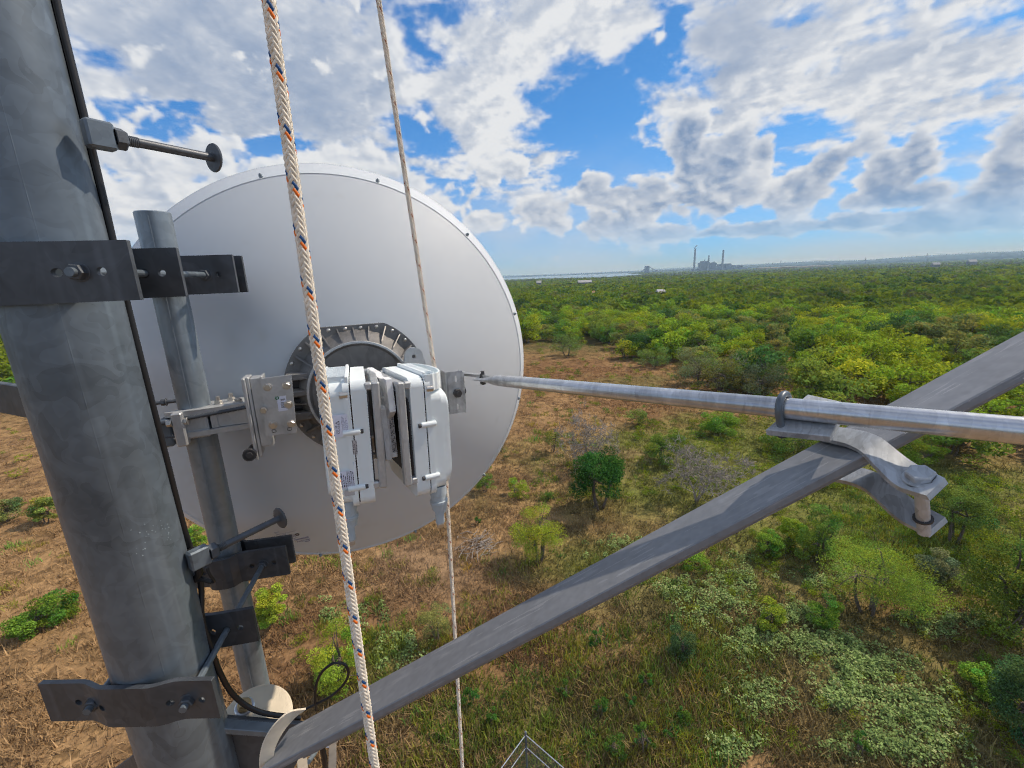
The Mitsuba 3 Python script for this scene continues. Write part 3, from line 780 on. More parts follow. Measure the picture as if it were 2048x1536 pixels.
def onface(px, py, off):
    """the point under a pixel on the plane of the brace's face, lifted by off"""
    d = ray(px, py)
    return O + d * (((BF.o + FN * off - O) @ FN) / (d @ FN))


A = bent([onface(*q) for q in ((1600, 866, .011), (1712, 891, .011), (1790, 972, -.018), (1853, 991, -.018))])
B = bent([onface(*q) for q in ((1630, 846, .011), (1750, 865, .011), (1824, 924, -.018), (1890, 956, -.018))])
put("upper_strap", ribbon(A, B, .0072, 2), "galvanized_strap", ck, 25)
A2 = bent([onface(*q) for q in ((1600, 943, -.072), (1722, 968, -.072), (1797, 1039, -.100), (1853, 1066, -.100))])
B2 = bent([onface(*q) for q in ((1640, 924, -.072), (1752, 940, -.072), (1832, 1003, -.100), (1890, 1034, -.100))])
put("lower_strap", ribbon(A2, B2, .0072, 2), "galvanized_strap", ck, 25)
bt = onface(1841, 957, -.018); bb = dep(1848, 1066, (bt - O) @ CF + .035); ax = unit(bt - bb)
put("strap_bolt", cat([cyl(bb, bt, .0068, n=20, ch=.001), washer(bt, ax, .0165, .0022), hexprism(bt + ax * .0022, ax, .0135, .009, .5)]), "galvanized_strap", ck)
bo = bt - ax * (np.linalg.norm(bt - bb) * .72); put("slot_ring", lathe([(.0070, -.001), (.0098, -.001), (.0098, .0012), (.0070, .0012), (.0070, -.001)], bo, ax, 24), "dark_metal", ck)
pc = S0 + sd * ((dep(1598, 820, .62) - S0) @ sd)
ufr = Fr(pc - np.array([0, 0, SR + .002]), sd, np.cross([0, 0, 1.0], sd))
if ufr.M[2, 2] < 0:
    ufr.M[:, 1:] *= -1
ya = 1 if ufr.M[:, 1] @ (O - pc) > 0 else -1
a_ = math.radians(24) * ya; y_, z_ = ufr.M[:, 1].copy(), ufr.M[:, 2].copy()
ufr.M[:, 1], ufr.M[:, 2] = math.cos(a_) * y_ - math.sin(a_) * z_, math.cos(a_) * z_ + math.sin(a_) * y_
ufr.o = pc - ufr.M[:, 2] * (SR + .002)
saddle = np.array([[-.038, ya * .034], [.040, ya * .030], [.044, -ya * .046], [-.010, -ya * .060]])
put("saddle_plate", ufr.mesh(hull([[x, y, z] for x, y in saddle for z in (-.0095, -.0005)] + [[x * .97, y * .97, .0005] for x, y in saddle])), "galvanized_strap", ck, False)
an = np.linspace(0, math.pi, 14)
ub = [[-.022, ya * (SR + .0052), -.018]] + [[-.022, ya * (SR + .0052) * math.cos(t), SR + .002 + (SR + .0052) * math.sin(t)] for t in an] + [[-.022, -ya * (SR + .0052), -.018]]
put("u_bolt", tube(ufr.w(np.array(ub)), .0052, 14), "galvanized", ck)
q = ufr.w([-.022, ya * (SR + .0052), -.0095]); put("nut", hexprism(q, -ufr.M[:, 2], .0095, .008), "galvanized_dark", ck)

# ------------------------------------------------------------------ ropes
def braid(p0, p1, r0, pitch, seg, sides, mats, parent, tail):
    L = np.linalg.norm(p1 - p0); t = unit(p1 - p0); a = unit(np.cross(t, [1, .2, 0])); b = np.cross(t, a)
    n = int(L / pitch * seg); s = np.linspace(0, L, n); ang = np.arange(sides) * 2 * np.pi / sides
    groups = {}
    for k in range(16):
        cw = 1 if k < 8 else -1; i = k % 8
        ph = 2 * np.pi * i / 8 + cw * 2 * np.pi * s / pitch + (0 if cw > 0 else np.pi / 8)
        m = 16 * s / pitch
        off = np.sin(np.pi / 2 * (m - .5) + np.pi * i + np.pi / 4) if cw > 0 else -np.sin(np.pi / 2 * (.5 - m) + np.pi * i + np.pi / 4)
        rad = r0 + .00075 * off
        tw = cw * 2 * np.pi / pitch
        er_ = np.cos(ph)[:, None] * a + np.sin(ph)[:, None] * b; et = -np.sin(ph)[:, None] * a + np.cos(ph)[:, None] * b
        path = p0 + s[:, None] * t + rad[:, None] * er_
        tang = t + (r0 * tw) * et; tang /= np.linalg.norm(tang, axis=1, keepdims=True); wv = np.cross(er_, tang)
        v = path[:, None] + .00105 * np.cos(ang)[None, :, None] * er_[:, None] + .00165 * np.sin(ang)[None, :, None] * wv[:, None]
        ii, jj = np.meshgrid(np.arange(n - 1), np.arange(sides), indexing="ij"); kk = (jj + 1) % sides
        qd = np.stack([ii * sides + jj, ii * sides + kk, (ii + 1) * sides + kk, (ii + 1) * sides + jj], -1).reshape(-1, 4)
        mk = trimesh.Trimesh(v.reshape(-1, 3), np.vstack([qd[:, [0, 1, 2]], qd[:, [0, 2, 3]]]), process=False)
        g = 1 if (cw < 0 and i == 0) else 2 if (cw < 0 and i == 1) else 0
        groups.setdefault(g, []).append(mk)
    core = tube([p0, p1], r0 - .0006, 12); end = p1 + t * tail
    put("sheath", cat(groups[0] + [core, tube([p1, end], r0 + .0012, 12)]), mats[0], parent, True)
    put("blue_strand", cat(groups[1]), mats[1], parent, True, label="blue fleck strand woven into the rope" if mats[1] == "rope_blue" else "rust brown fleck strand woven into the rope")
    put("orange_strand" if mats[2] == "rope_orange" else "brown_strand", cat(groups[2]), mats[2], parent, True)


r1 = thing("thick_rope", "thick braided white rope with blue and orange flecks, hanging closest to the viewer", "rope")
p0, p1 = at(537, 0, .47), at(750, 1536, .47); d = unit(p1 - p0)
braid(p0 - d * .35, p1 + d * .25, .0048, .050, 18, 6, ("rope_white", "rope_blue", "rope_orange"), r1, 18.8)
r2 = thing("thin_rope", "thinner looking braided rope with brown flecks, passing behind the right radio unit and the brace", "rope")
p0, pm, p1 = at(757, 0, 1.12), at(886, 850, 1.18), at(925, 1536, 1.16); d = unit(p1 - pm)
braid(p0 - unit(pm - p0) * .35, pm, .0047, .060, 12, 4, ("rope_white", "rope_rust", "rope_dun"), r2, .002)
braid(pm, p1 + d * .25, .0047, .060, 12, 4, ("rope_white", "rope_rust", "rope_dun"), r2, 18.1)

# ------------------------------------------------------------------ cables, strap and disc at the foot of the picture
cpts = [at(85, -160, .735)] + [at(x, y, Y) for x, y, Y in ((112, 0, .735), (165, 220, .735), (214, 430, .735), (252, 600, .735), (292, 760, .735), (333, 920, .738), (366, 1050, .745), (388, 1120, .755), (402, 1170, .757), (404, 1235, .74), (420, 1290, .735), (440, 1345, .74), (470, 1393, .75), (520, 1424, .765), (600, 1436, .80))]
one("black_cable", tube(spline(cpts, 8), .0052, 14), "black_rubber", "long black cable running down beside the thick tower leg", "cable")
tz = thing("cable_tie", "black tape tie binding the cable to the leg by the lower step bolt", "cable tie")
tp = [at(x, y, .742) for x, y in ((383, 1098), (392, 1120), (398, 1148), (388, 1160), (402, 1158), (424, 1164))]
put("wrap", tube(spline(tp, 5), [.0085] * 11 + [.006] * 8 + [.004] * 7 if False else np.linspace(.0085, .004, 26), 10), "black_rubber", tz)
put("loose_end", tube(spline([at(402, 1158, .742), at(428, 1164, .742), at(420, 1150, .735), at(414, 1136, .735)], 5), .0026, 8), "black_rubber", tz)
lp = [at(x, y, .80) for x, y in ((632, 1420), (630, 1385), (640, 1350), (664, 1328), (688, 1328), (697, 1346), (688, 1368), (668, 1388), (645, 1402), (600, 1424), (572, 1440))]
one("cable_loop", tube(spline(lp, 8), .0030, 12), "black_rubber", "thin black cable curled into an open loop above the brace's lower end", "cable")
one("dangling_cable", tube(spline([at(x, y, .86) for x, y in ((646, 1462), (644, 1490), (650, 1530), (648, 1600), (640, 1900))], 6), .0068, 12), "black_rubber", "short black cable hanging under the brace beside a pale strap", "cable")
sl = thing("webbing_sling", "cream webbing sling looped around the lower end of the brace", "sling")
A = [at(*q) for q in ((612, 1419, .64), (577, 1426, .622), (545, 1455, .608), (525, 1490, .60), (518, 1525, .595), (524, 1560, .595), (545, 1600, .595))]
B = [at(*q) for q in ((606, 1424, .655), (590, 1436, .634), (566, 1465, .618), (551, 1495, .608), (546, 1520, .602), (536, 1552, .60), (560, 1600, .60))]
put("strap", ribbon(A, B, .003), "webbing", sl, 40)
put("strap_end", ribbon([at(*q) for q in ((590, 1505, .80), (596, 1540, .80), (600, 1620, .80))], [at(*q) for q in ((611, 1494, .82), (616, 1540, .82), (618, 1620, .82))], .003), "webbing", sl, 40)
sh = thing("hanging_strap", "short cream strap end with a hooked top, under the brace beside the black cable", "strap")
put("strap", ribbon([at(*q) for q in ((657, 1474, .86), (658, 1500, .86), (656, 1560, .86), (650, 1700, .86))], [at(*q) for q in ((672, 1472, .87), (673, 1500, .87), (672, 1560, .87), (668, 1700, .87))], .003), "webbing", sh, 40)
put("hook", ribbon([at(*q) for q in ((659, 1472, .855), (668, 1466, .855), (676, 1474, .855), (674, 1486, .855))], [at(*q) for q in ((668, 1464, .87), (674, 1463, .87), (680, 1472, .87), (676, 1482, .87))], .002), "beige_plastic", sh, 40)
put("tag", cat([hull([at(x, y, Y) for x, y in ((652, 1488), (658, 1488), (658, 1496), (652, 1496)) for Y in (.850, .8515)])]), "label_paper", sh, False)
rb = one("thin_rod", tube([at(617, 1524, .90), at(645, 1484, 1.0)], .006, 12), "galvanized_pipe", "short pale grey rod showing under the brace behind the straps", "rod")
dk = thing("beige_disc", "round beige disc with a bolt on top, behind the gusset", "disc")
dp_ = at(512, 1432, .86); dax = unit([.25, -.25, .93])
put("plate", lathe([(0, 0), (.070, -.012), (.080, -.016), (.081, -.019), (.078, -.021), (0, -.006)], dp_, dax, 56), "beige_plastic", dk)
bp = at(489, 1412, .835)
put("collar", cat([cyl(bp - dax * .03, bp, .021, n=28, ch=.002)]), "galvanized_bright", dk)
put("bolt", cat([cyl(bp, bp + dax * .010, .0150, n=28, ch=.002), hexprism(bp + dax * .010, dax, .0125, .008)]), "brass", dk)

# ------------------------------------------------------------------ terrain
def terrain(x, y):
    x, y = np.asarray(x, float), np.asarray(y, float); r = np.hypot(x, y)
    p = np.stack([x / 7, y / 7, 0 * x], -1)
    near = sstep(600, 120, r)
    return .55 * (meshkit.fbm(p, 3, 3) - .5) * near + 1.2 * (meshkit.noise(np.stack([x / 60, y / 60, 0 * x], -1), 4) - .5) * near * sstep(15, 60, r)


GB = []                                                     # ground cover regions: centre, radii, which cover
for px, py, a, b, what in ((640, 1290, 4.5, 3.0, "red"), (1140, 745, 16, 12, "red"), (1330, 815, 9, 5, "red"), (860, 1130, 3.5, 2.5, "soil"), (1210, 930, 4, 4, "soil"),
                           (1130, 850, 6, 5, "straw"), (150, 1150, 14, 9, "straw"), (1780, 990, 12, 8, "green"), (1960, 1120, 8, 8, "green"), (1500, 930, 15, 9, "green"), (1420, 880, 10, 6, "green"), (1720, 1090, 9, 6, "green"), (1330, 960, 5, 5, "green"),
                           (1180, 1130, 3.5, 2.4, "green"), (1550, 1300, 6.5, 4.5, "olive"), (1850, 1400, 6, 4, "olive"), (1150, 1420, 5, 2.2, "olive"), (1000, 1330, 4, 2.2, "red"), (760, 1330, 2.2, 1.8, "green"), (1330, 1200, 4, 2.5, "olive"), (1230, 600, 60, 40, "green"),
                           (1500, 1480, 4, 2, "straw"), (1200, 1300, 2.2, 1.2, "straw"), (1850, 1230, 3.5, 2.4, "red"), (1500, 1240, 2.0, 1.6, "red"), (1130, 690, 8, 9, "olive"), (1250, 765, 8, 4, "olive")):
    c = ground_at(px, py); GB.append((c[0], c[1], a, b, what))
COV = {"straw": (.30, .192, .095), "red": (.165, .090, .046), "soil": (.265, .180, .112), "green": (.125, .165, .036), "olive": (.150, .148, .055)}


def cover_weights(x, y, exp, wob):
    w = {k: 0 for k in COV}
    for cx, cy, a, b, what in GB:
        u = (x - cx) / a + wob[0]; v = (y - cy) / b + wob[1]
        w[what] = w[what] + exp(-(u * u + v * v) * 1.1)
    return w


def ground_col(p, n, uv):
    x, y = p.x, p.y
    w1, w2 = fbm(x * .22, y * .22, 1.0, 4) - .5, fbm(x * .22, y * .22, 8.0, 4) - .5
    w = cover_weights(x, y, dr.exp, (w1 * 2.2, w2 * 2.2))
    far = smoothstep(90, 160, dr.sqrt(x * x + y * y))
    m = fbm(x * .7, y * .7, 3.0, 4); base = smoothstep(.40, .60, m)
    col = mix(COV["straw"], (.20, .125, .066), base); tot = mi.Float(.38)
    c = col * tot
    for k in COV:
        c = c + mi.Color3f(*COV[k]) * w[k]; tot = tot + w[k]
    c = c / tot
    g = fbm(x * 3.1, y * 3.1, 5.0, 4); f = noise(x * 14, y * 9, 2.0); d = smoothstep(.30, .48, fbm(x * 1.7, y * 1.7, 12.0, 3))
    c = c * (.45 + .65 * g + .45 * f) * (.55 + .45 * d)
    return mix(c, mi.Color3f(.042, .050, .018) * (.6 + .8 * fbm(x * .03, y * .03, 7.0, 4)), far)


scene["soil"] = {"type": "twosided", "b": {"type": "diffuse", "reflectance": proc(ground_col)}}
rad = np.concatenate([[0], np.linspace(1.5, 12, 8), np.geomspace(13, 200, 130), np.geomspace(215, 15000, 46)]); na = 420
ang = np.arange(na) * 2 * np.pi / na
X, Y = rad[:, None] * np.sin(ang), rad[:, None] * np.cos(ang)
V = np.stack([X, Y, terrain(X, Y)], -1).reshape(-1, 3); i, j = np.meshgrid(np.arange(len(rad) - 1), np.arange(na), indexing="ij"); k = (j + 1) % na
q = np.stack([i * na + j, i * na + k, (i + 1) * na + k, (i + 1) * na + j], -1).reshape(-1, 4)
F_ = np.vstack([q[:, [0, 2, 1]], q[:, [0, 3, 2]]])
put("ground", trimesh.Trimesh(V, F_, process=False), "soil", None, True, label="dry rough ground of straw coloured and reddish grass below the tower", kind="structure")

lake = np.array([at(px, 549, Yd)[:2] for px, Yd in ((700, 2500), (1090, 2350), (1180, 1900), (1215, 1850), (1290, 2300), (1250, 4200), (1275, 6000), (1150, 6400), (700, 6400))])
lp_ = trimesh.creation.extrude_polygon(sg.Polygon(lake).buffer(120).buffer(-120), .3, engine="earcut"); lp_.apply_translation([0, 0, .1])
scene["lake_water"] = {"type": "twosided", "b": principled((.02, .035, .045), .12, 0, .6)}
put("lake", lp_, "lake_water", None, False, label="pale strip of lake water below the horizon", kind="structure")
scene["far_green"] = {"type": "twosided", "b": {"type": "diffuse", "reflectance": proc(lambda p, n, uv: mi.Color3f(.022, .034, .026) * (.6 + .9 * fbm(p.x * .02, p.y * .02, p.z * .1, 3)))}}
hv, hf = [], []
azs = np.radians(np.linspace(-75, 75, 400))
for (r0, h, sd_) in ((5600, 26, 41), (7600, 56, 42), (9800, 88, 43)):
    hh = h * (.35 + .9 * meshkit.fbm(np.stack([azs * 9, azs * 0, azs * 0], -1), 4, sd_)) * (.25 + .75 * sstep(.12, .75, azs) + .30 * sstep(.2, -.5, azs))
    rows_ = [(r0, 0 * hh - 3), (r0 + 150, hh * .8), (r0 + 500, hh), (r0 + 1400, hh * .9 - 2)]
    base = sum(len(a) for a in hv)
    for r, z in rows_:
        hv.append(np.stack([np.sin(azs) * r, np.cos(azs) * r, z + 0 * azs], 1))
    n = len(azs)
    for a in range(3):
        ii = np.arange(n - 1); o = base + a * n
        hf += [np.stack([o + ii, o + ii + 1, o + n + ii + 1], 1), np.stack([o + ii, o + n + ii + 1, o + n + ii], 1)]
put("hills", trimesh.Trimesh(np.vstack(hv), np.vstack(hf), process=False), "far_green", None, True, label="low blue hazy hills along the horizon", kind="structure")
scene["pale_field"] = {"type": "twosided", "b": {"type": "diffuse", "reflectance": {"type": "rgb", "value": [.38, .32, .22]}}}
fq = [at(px, 540, Yd)[:2] for px, Yd in ((1520, 2600), (1655, 2500), (1650, 2850), (1530, 3000))]
m = plate(sg.Polygon(fq).buffer(40).buffer(-20), 9.0)
put("far_field", m, "pale_field", None, False, label="pale dry field to the right of the power station", kind="structure")

# ------------------------------------------------------------------ plants
def quads(c, size, rng, aspect=.6, up=.5, droop=None):
    """leaf sprays: one small bent quad at each centre"""
    n = len(c); nrm = rng.normal(size=(n, 3)); nrm[:, 2] = np.abs(nrm[:, 2]) + up; nrm /= np.linalg.norm(nrm, axis=1, keepdims=True)
    a = rng.normal(size=(n, 3))
    if droop is not None:
        a = a * .45 + droop
    a -= nrm * (a * nrm).sum(1, keepdims=True); a /= np.linalg.norm(a, axis=1, keepdims=True); b = np.cross(nrm, a)
    s = np.broadcast_to(np.asarray(size, float), (n,))[:, None]
    s = s * rng.uniform(.6, 1.35, (n, 1))
    v = np.stack([c - a * s * .5, c - b * s * aspect * .5 + a * s * .08, c + a * s * .5, c + b * s * aspect * .5 - a * s * .05], 1)
    i = np.arange(n)[:, None] * 4
    f = np.concatenate([i + [0, 1, 2], i + [0, 2, 3]], 1).reshape(-1, 3)
    return v.reshape(-1, 3), f


def crown(rng, n, R, H, z0, leaf, nclump, tint, var=.35, flat=1.0, sprays=None, aspect=.6, core=.25):
    """foliage: clumps over a domed volume, each clump a cloud of leaf sprays with a tone of its own"""
    th = rng.uniform(0, 2 * np.pi, nclump); u = rng.uniform(0, 1, nclump) ** .85; rr_ = rng.uniform(core, 1, nclump) ** .5
    zc = z0 + (H - z0) * (.03 + .84 * u * np.sqrt(np.clip(1 - (rr_ * .8) ** 2, 0, 1)) * 1.1)
    lob = 1 + .22 * np.sin(th * 2 + rng.uniform(0, 6)) + .15 * np.sin(th * 3 + rng.uniform(0, 6))
    cc = np.stack([R * rr_ * np.cos(th) * lob * .82, R * rr_ * np.sin(th) * lob * .82, np.minimum(zc, H * .9)], 1)
    cr = R * rng.uniform(.22, .42, nclump); w = cr ** 2; k = rng.choice(nclump, n, p=w / w.sum())
    dv = rng.normal(size=(n, 3)); dv /= np.linalg.norm(dv, axis=1, keepdims=True); dv[:, 2] *= .62 * flat
    c = cc[k] + dv * (cr[k] * rng.uniform(.35, 1.05, n) ** .6)[:, None]
    c[:, 2] = np.maximum(c[:, 2], .05 + .1 * rng.random(n))
    v, f = quads(c, leaf, rng, aspect, .5, sprays)
    tone = (1 + var * rng.normal(size=(nclump, 1)).clip(-1.6, 1.6)) * (1 + np.array([.16, 0, -.1]) * rng.normal(size=(nclump, 1)))
    col = np.clip(np.asarray(tint) * tone[k] * rng.uniform(.65, 1.35, (n, 1)), .004, .6)
    return v, f, np.repeat(col, 4, 0), cc, cr


def branches(rng, H, R, z0, targets, r0, stems=3, sides=5):
    ms = []
    for s in range(stems):
        a = rng.uniform(0, 6.28); b0_ = np.array([.12 * R * math.cos(a), .12 * R * math.sin(a), -.15])
        mid = np.array([.3 * R * math.cos(a), .3 * R * math.sin(a), z0 + .30 * (H - z0)]) + rng.normal(size=3) * .08 * R
        ms.append(tube(spline([b0_, (b0_ + mid) / 2 + rng.normal(size=3) * .04 * R, mid], 3), np.linspace(r0, r0 * .6, 7), sides))
        for t in targets[rng.choice(len(targets), min(len(targets), 5), replace=False)]:
            pm = (mid + t) / 2 + rng.normal(size=3) * .10 * R
            ms.append(tube(spline([mid, pm, t], 3), np.linspace(r0 * .55, r0 * .14, 7), 4))
    return cat(ms)


def bare(rng, H, R, r0, depth=5, stems=3, spread=.62):
    """a leafless crown: branches that fork into fine twigs"""
    ms = []
    def grow(p, d, L, r, lev):
        n = 4; pts = [p]; dd = d
        for _ in range(n):
            dd = unit(dd + rng.normal(size=3) * .20 + [0, 0, .03]); pts.append(pts[-1] + dd * L / n)
        ms.append(tube(pts, np.maximum(np.linspace(r, r * .62, n + 1), .013), 5 if lev < 2 else 3, cap=False))
        if lev >= depth:
            return
        for _ in range(rng.integers(2, 4) + (lev >= depth - 2)):
            k = rng.integers(2, n + 1); nd = unit(dd + rng.normal(size=3) * spread * np.array([1.2, 1.2, .7]))
            grow(pts[k], nd, L * rng.uniform(.58, .82), r * .58, lev + 1)
    for s in range(stems):
        a = rng.uniform(0, 6.28); grow(np.array([0, 0, -.1]), unit(np.array([math.cos(a) * .55, math.sin(a) * .55, 1.0])), H * .34, r0, 0)
    m = cat(ms); e = m.bounds
    m.vertices = m.vertices * [2 * R / max(e[1, 0] - e[0, 0], .1), 2 * R / max(e[1, 1] - e[0, 1], .1), H / e[1, 2]]
    return m


LIME, GREEN, DARK, OLIVE, BRIGHT = (.30, .40, .045), (.15, .25, .045), (.050, .145, .030), (.22, .235, .10), (.22, .37, .05)


def place(v, x, y, s=1.0):
    return np.asarray(v) * s + [x, y, float(terrain(x, y))]


def scale_at(px, py):
    """metres per photo pixel at the ground point under a pixel"""
    g = ground_at(px, py); return g, (g - O) @ CF / FPX


def shrub(name, base, top, width, kind, label, cat_, tint, n, leaf, seed, group=None, z0f=.12, nclump=26, aspect=.55, sprays=None, stems=3, flat=1.0):
    """a plant standing at the ground under the pixel base, as tall as it shows up to the row top"""
    rng = np.random.default_rng(seed); g, mpp = scale_at(*base); dirn = g - O
    vis = math.hypot(dirn[0], dirn[1]) / np.linalg.norm(dirn)
    H = max(.35, (base[1] - top) * mpp / max(vis, .35) * .97); R = width * mpp / 2
    tint = np.array(tint) * (1.0 if max(tint) > .22 or tint in (DARK,) else 1.75)
    v, f, c, cc, cr = crown(rng, int(n * 1.9), R, H, H * z0f, leaf * .84, int(nclump * 1.3), tint, .20, flat, sprays, aspect)
    t = thing(name, label, cat_, group)
    put("crown", (place(v, g[0], g[1]), f), "leaves", t, False, color=c)
    m = branches(rng, H, R, H * z0f, cc, max(.012, .022 * H), stems); m.vertices = place(m.vertices, g[0], g[1])
    put("trunk", m, "bark", t, True)


U = np.array([0, 0, 1.0])
shrub("tree", (1200, 1015), 897, 112, "", "dark green round-crowned small tree with thin pale trunks, standing alone in the clearing", "tree", DARK, 9000, .16, 1, z0f=.30, nclump=34, aspect=.7)
shrub("shrub", (1078, 1122), 1014, 96, "", "bright lime green feathery shrub on a narrow stem, beside the pile of dry sticks", "shrub", LIME, 8000, .14, 2, z0f=.22, nclump=40, aspect=.22, sprays=U)
shrub("shrub", (1330, 925), 858, 78, "", "mid green bush just left of the large leafless tree", "shrub", GREEN, 4500, .16, 3)
shrub("shrub", (1438, 868), 820, 66, "", "round bright green bush under the shiny strut near its U-bolt", "shrub", BRIGHT, 4500, .18, 4)
shrub("tree", (1133, 712), 660, 58, "", "soft pale green willow-like tree at the forest edge right of the dish", "tree", (.10, .16, .04), 3500, .30, 5, sprays=-U, aspect=.3)
shrub("tree", (1308, 735), 692, 56, "", "pale blue-green drooping small tree in front of a darker tree, at the forest edge", "tree", (.12, .19, .05), 3500, .28, 6, sprays=-U, aspect=.3)
shrub("tree", (1297, 715), 648, 84, "", "dark green broad tree behind the pale drooping one at the forest edge", "tree", (.05, .10, .022), 4500, .36, 7)
shrub("shrub", (1395, 772), 690, 96, "", "grey olive thorn tree between the drooping pale tree and the strut", "tree", OLIVE, 5000, .26, 8, aspect=.4)
shrub("shrub", (1440, 782), 706, 74, "", "yellowish olive thorn tree with visible stems, just above the strut", "tree", (.13, .14, .035), 4200, .26, 9, aspect=.4, stems=5)
shrub("shrub", (1525, 792), 722, 92, "", "greyish green thorn tree above the strut, left of the U-bolt", "tree", (.10, .11, .055), 4200, .24, 10, aspect=.4, stems=5)
shrub("tree", (1631, 1120), 1003, 74, "", "upright columnar green small tree below the strut clamp", "tree", (.085, .145, .025), 6000, .13, 11, z0f=.1, nclump=30, aspect=.4)
shrub("shrub", (1578, 1092), 1028, 52, "", "yellow-green bush touching the left side of the columnar tree", "shrub", LIME, 3500, .12, 12)
shrub("shrub", (1534, 1110), 1056, 48, "", "small green bush third to the left of the columnar tree, just under the brace", "shrub", BRIGHT, 3000, .11, 13)
shrub("tree", (1735, 1222), 1086, 170, "", "wide feathery yellow-green tree with a dark open base and slanting stem", "tree", (.145, .215, .03), 9500, .13, 14, z0f=.38, nclump=44, aspect=.3, flat=.8)
shrub("shrub", (1826, 1232), 1150, 66, "", "thin airy green bush touching the right side of the wide feathery tree", "shrub", (.12, .16, .035), 3200, .12, 15, aspect=.3, stems=4)
shrub("tree", (1905, 1085), 948, 105, "", "green tree behind the bolt end of the strut clamp", "tree", (.085, .135, .03), 7000, .16, 16, z0f=.2, aspect=.4)
shrub("shrub", (1882, 1156), 1098, 74, "", "grey-green low bush below the bolt end of the strut clamp", "shrub", (.12, .145, .075), 3200, .12, 17)
shrub("tree", (2010, 1262), 1040, 130, "", "tall bright green tree cut by the right edge of the view", "tree", (.10, .145, .025), 9000, .15, 18, nclump=44)
shrub("shrub", (2040, 1470), 1320, 130, "", "dark green bushy tree in the lower right corner", "tree", (.045, .085, .03), 7500, .12, 19, nclump=36)
shrub("shrub", (1965, 1390), 1330, 70, "", "light green bush left of the dark tree in the lower right corner", "shrub", BRIGHT, 3200, .10, 20)
shrub("shrub", (95, 1246), 1188, 96, "", "low spreading bright green bush on dry grass at the far left", "shrub", (.09, .15, .02), 5000, .15, 21, z0f=.02)
shrub("shrub", (92, 1042), 984, 46, "", "small pale green bush touching the outer edge of the tower leg", "shrub", (.14, .18, .04), 2600, .16, 22)
shrub("shrub", (549, 1244), 1166, 58, "", "yellow-lime leafy bush just right of the lower clamp plates", "shrub", LIME, 4500, .12, 23, z0f=.05)
shrub("shrub", (398, 1096), 1040, 46, "", "bright green bush seen between the leg and the mount pipe below the dish", "shrub", BRIGHT, 2600, .14, 24)
shrub("shrub", (684, 1362), 1258, 96, "", "lime green bush behind the thick rope and the curled cable", "shrub", LIME, 6000, .10, 25, z0f=.05)
shrub("shrub", (874, 1284), 1212, 66, "", "wispy pale olive bush behind the lower part of the thin rope", "shrub", (.15, .16, .05), 3800, .10, 26, sprays=U, aspect=.25)
shrub("shrub", (1035, 992), 955, 42, "", "little yellow-green shrub on bare soil right of the dish's lower rim", "shrub", LIME, 1800, .12, 27)
shrub("shrub", (1272, 852), 822, 44, "", "small round pale green bush under the strut, right of the leafless tree", "shrub", (.13, .17, .04), 1800, .16, 28)
shrub("shrub", (1362, 1318), 1252, 62, "", "dark green rounded bush in the middle of the weeds below the brace", "shrub", (.045, .080, .03), 3600, .09, 29, z0f=.03)
shrub("shrub", (1388, 1136), 1098, 58, "", "small light green bush touching the underside of the brace", "shrub", BRIGHT, 2600, .10, 30)
shrub("shrub", (1105, 905), 860, 0.1 + 40, "", "leaning olive shrub with an arching stem left of the leafless tree", "shrub", (.13, .15, .035), 1800, .12, 31, z0f=.5)
shrub("tree", (1835, 935), 868, 76, "", "vivid green tree showing in the gap below the strut and right of the brace", "tree", (.10, .16, .02), 4200, .16, 32)
shrub("tree", (1590, 905), 855, 100, "", "green bushes low under the saddle plate of the clamp", "shrub", (.08, .13, .022), 4200, .18, 33)
shrub("shrub", (1645, 1250), 1190, 60, "", "upright bright green shrub among pale weeds, left of the wide feathery tree", "shrub", BRIGHT, 3000, .10, 34)
shrub("shrub", (1540, 1262), 1205, 54, "", "yellow-green shrub among pale weeds at the middle of the lower right", "shrub", LIME, 2600, .10, 35)
shrub("shrub", (970, 985), 940, 40, "", "small green bush right behind the dish's lower right rim", "shrub", GREEN, 1600, .12, 36)
shrub("shrub", (20, 1040), 985, 50, "", "grey-green bush cut by the left edge of the view", "shrub", (.12, .15, .05), 2400, .14, 37)
for k, (px, py, h, w) in enumerate(((1290, 1375, 34, 26), (1262, 1408, 22, 24), (1365, 1440, 26, 28), (1335, 1475, 18, 20), (1200, 1430, 40, 34), (1718, 1515, 46, 34), (1230, 1510, 50, 44), (1290, 1505, 60, 40), (985, 1445, 26, 30), (945, 1400, 30, 34), (1130, 1390, 34, 30), (1190, 1290, 26, 26), (955, 1050, 18, 14), (1095, 1000, 20, 26), (1000, 905, 24, 40))):
    where = ["highest of a scattered cluster below the brace", "smallest of the cluster below the brace", "by the cluster below the brace", "lowest of the cluster below the brace", "left of the cluster below the brace", "among weeds at the bottom edge", "at the bottom edge right of the fence corner", "tallest, right of the fence corner",
             "left of the fence corner post", "just under the brace near the thin rope", "above the fence corner post", "under the middle of the brace", "on bare soil above the pile of sticks", "on dry soil left of the dark round tree", "by the dish's right rim"][k]
    shrub("plant", (px, py), py - h, w, "", f"small leafy dark green plant {where}", "plant", (.045, .10, .018), 520, .085, 60 + k, "small green plants on the dry ground", z0f=.02, nclump=8)
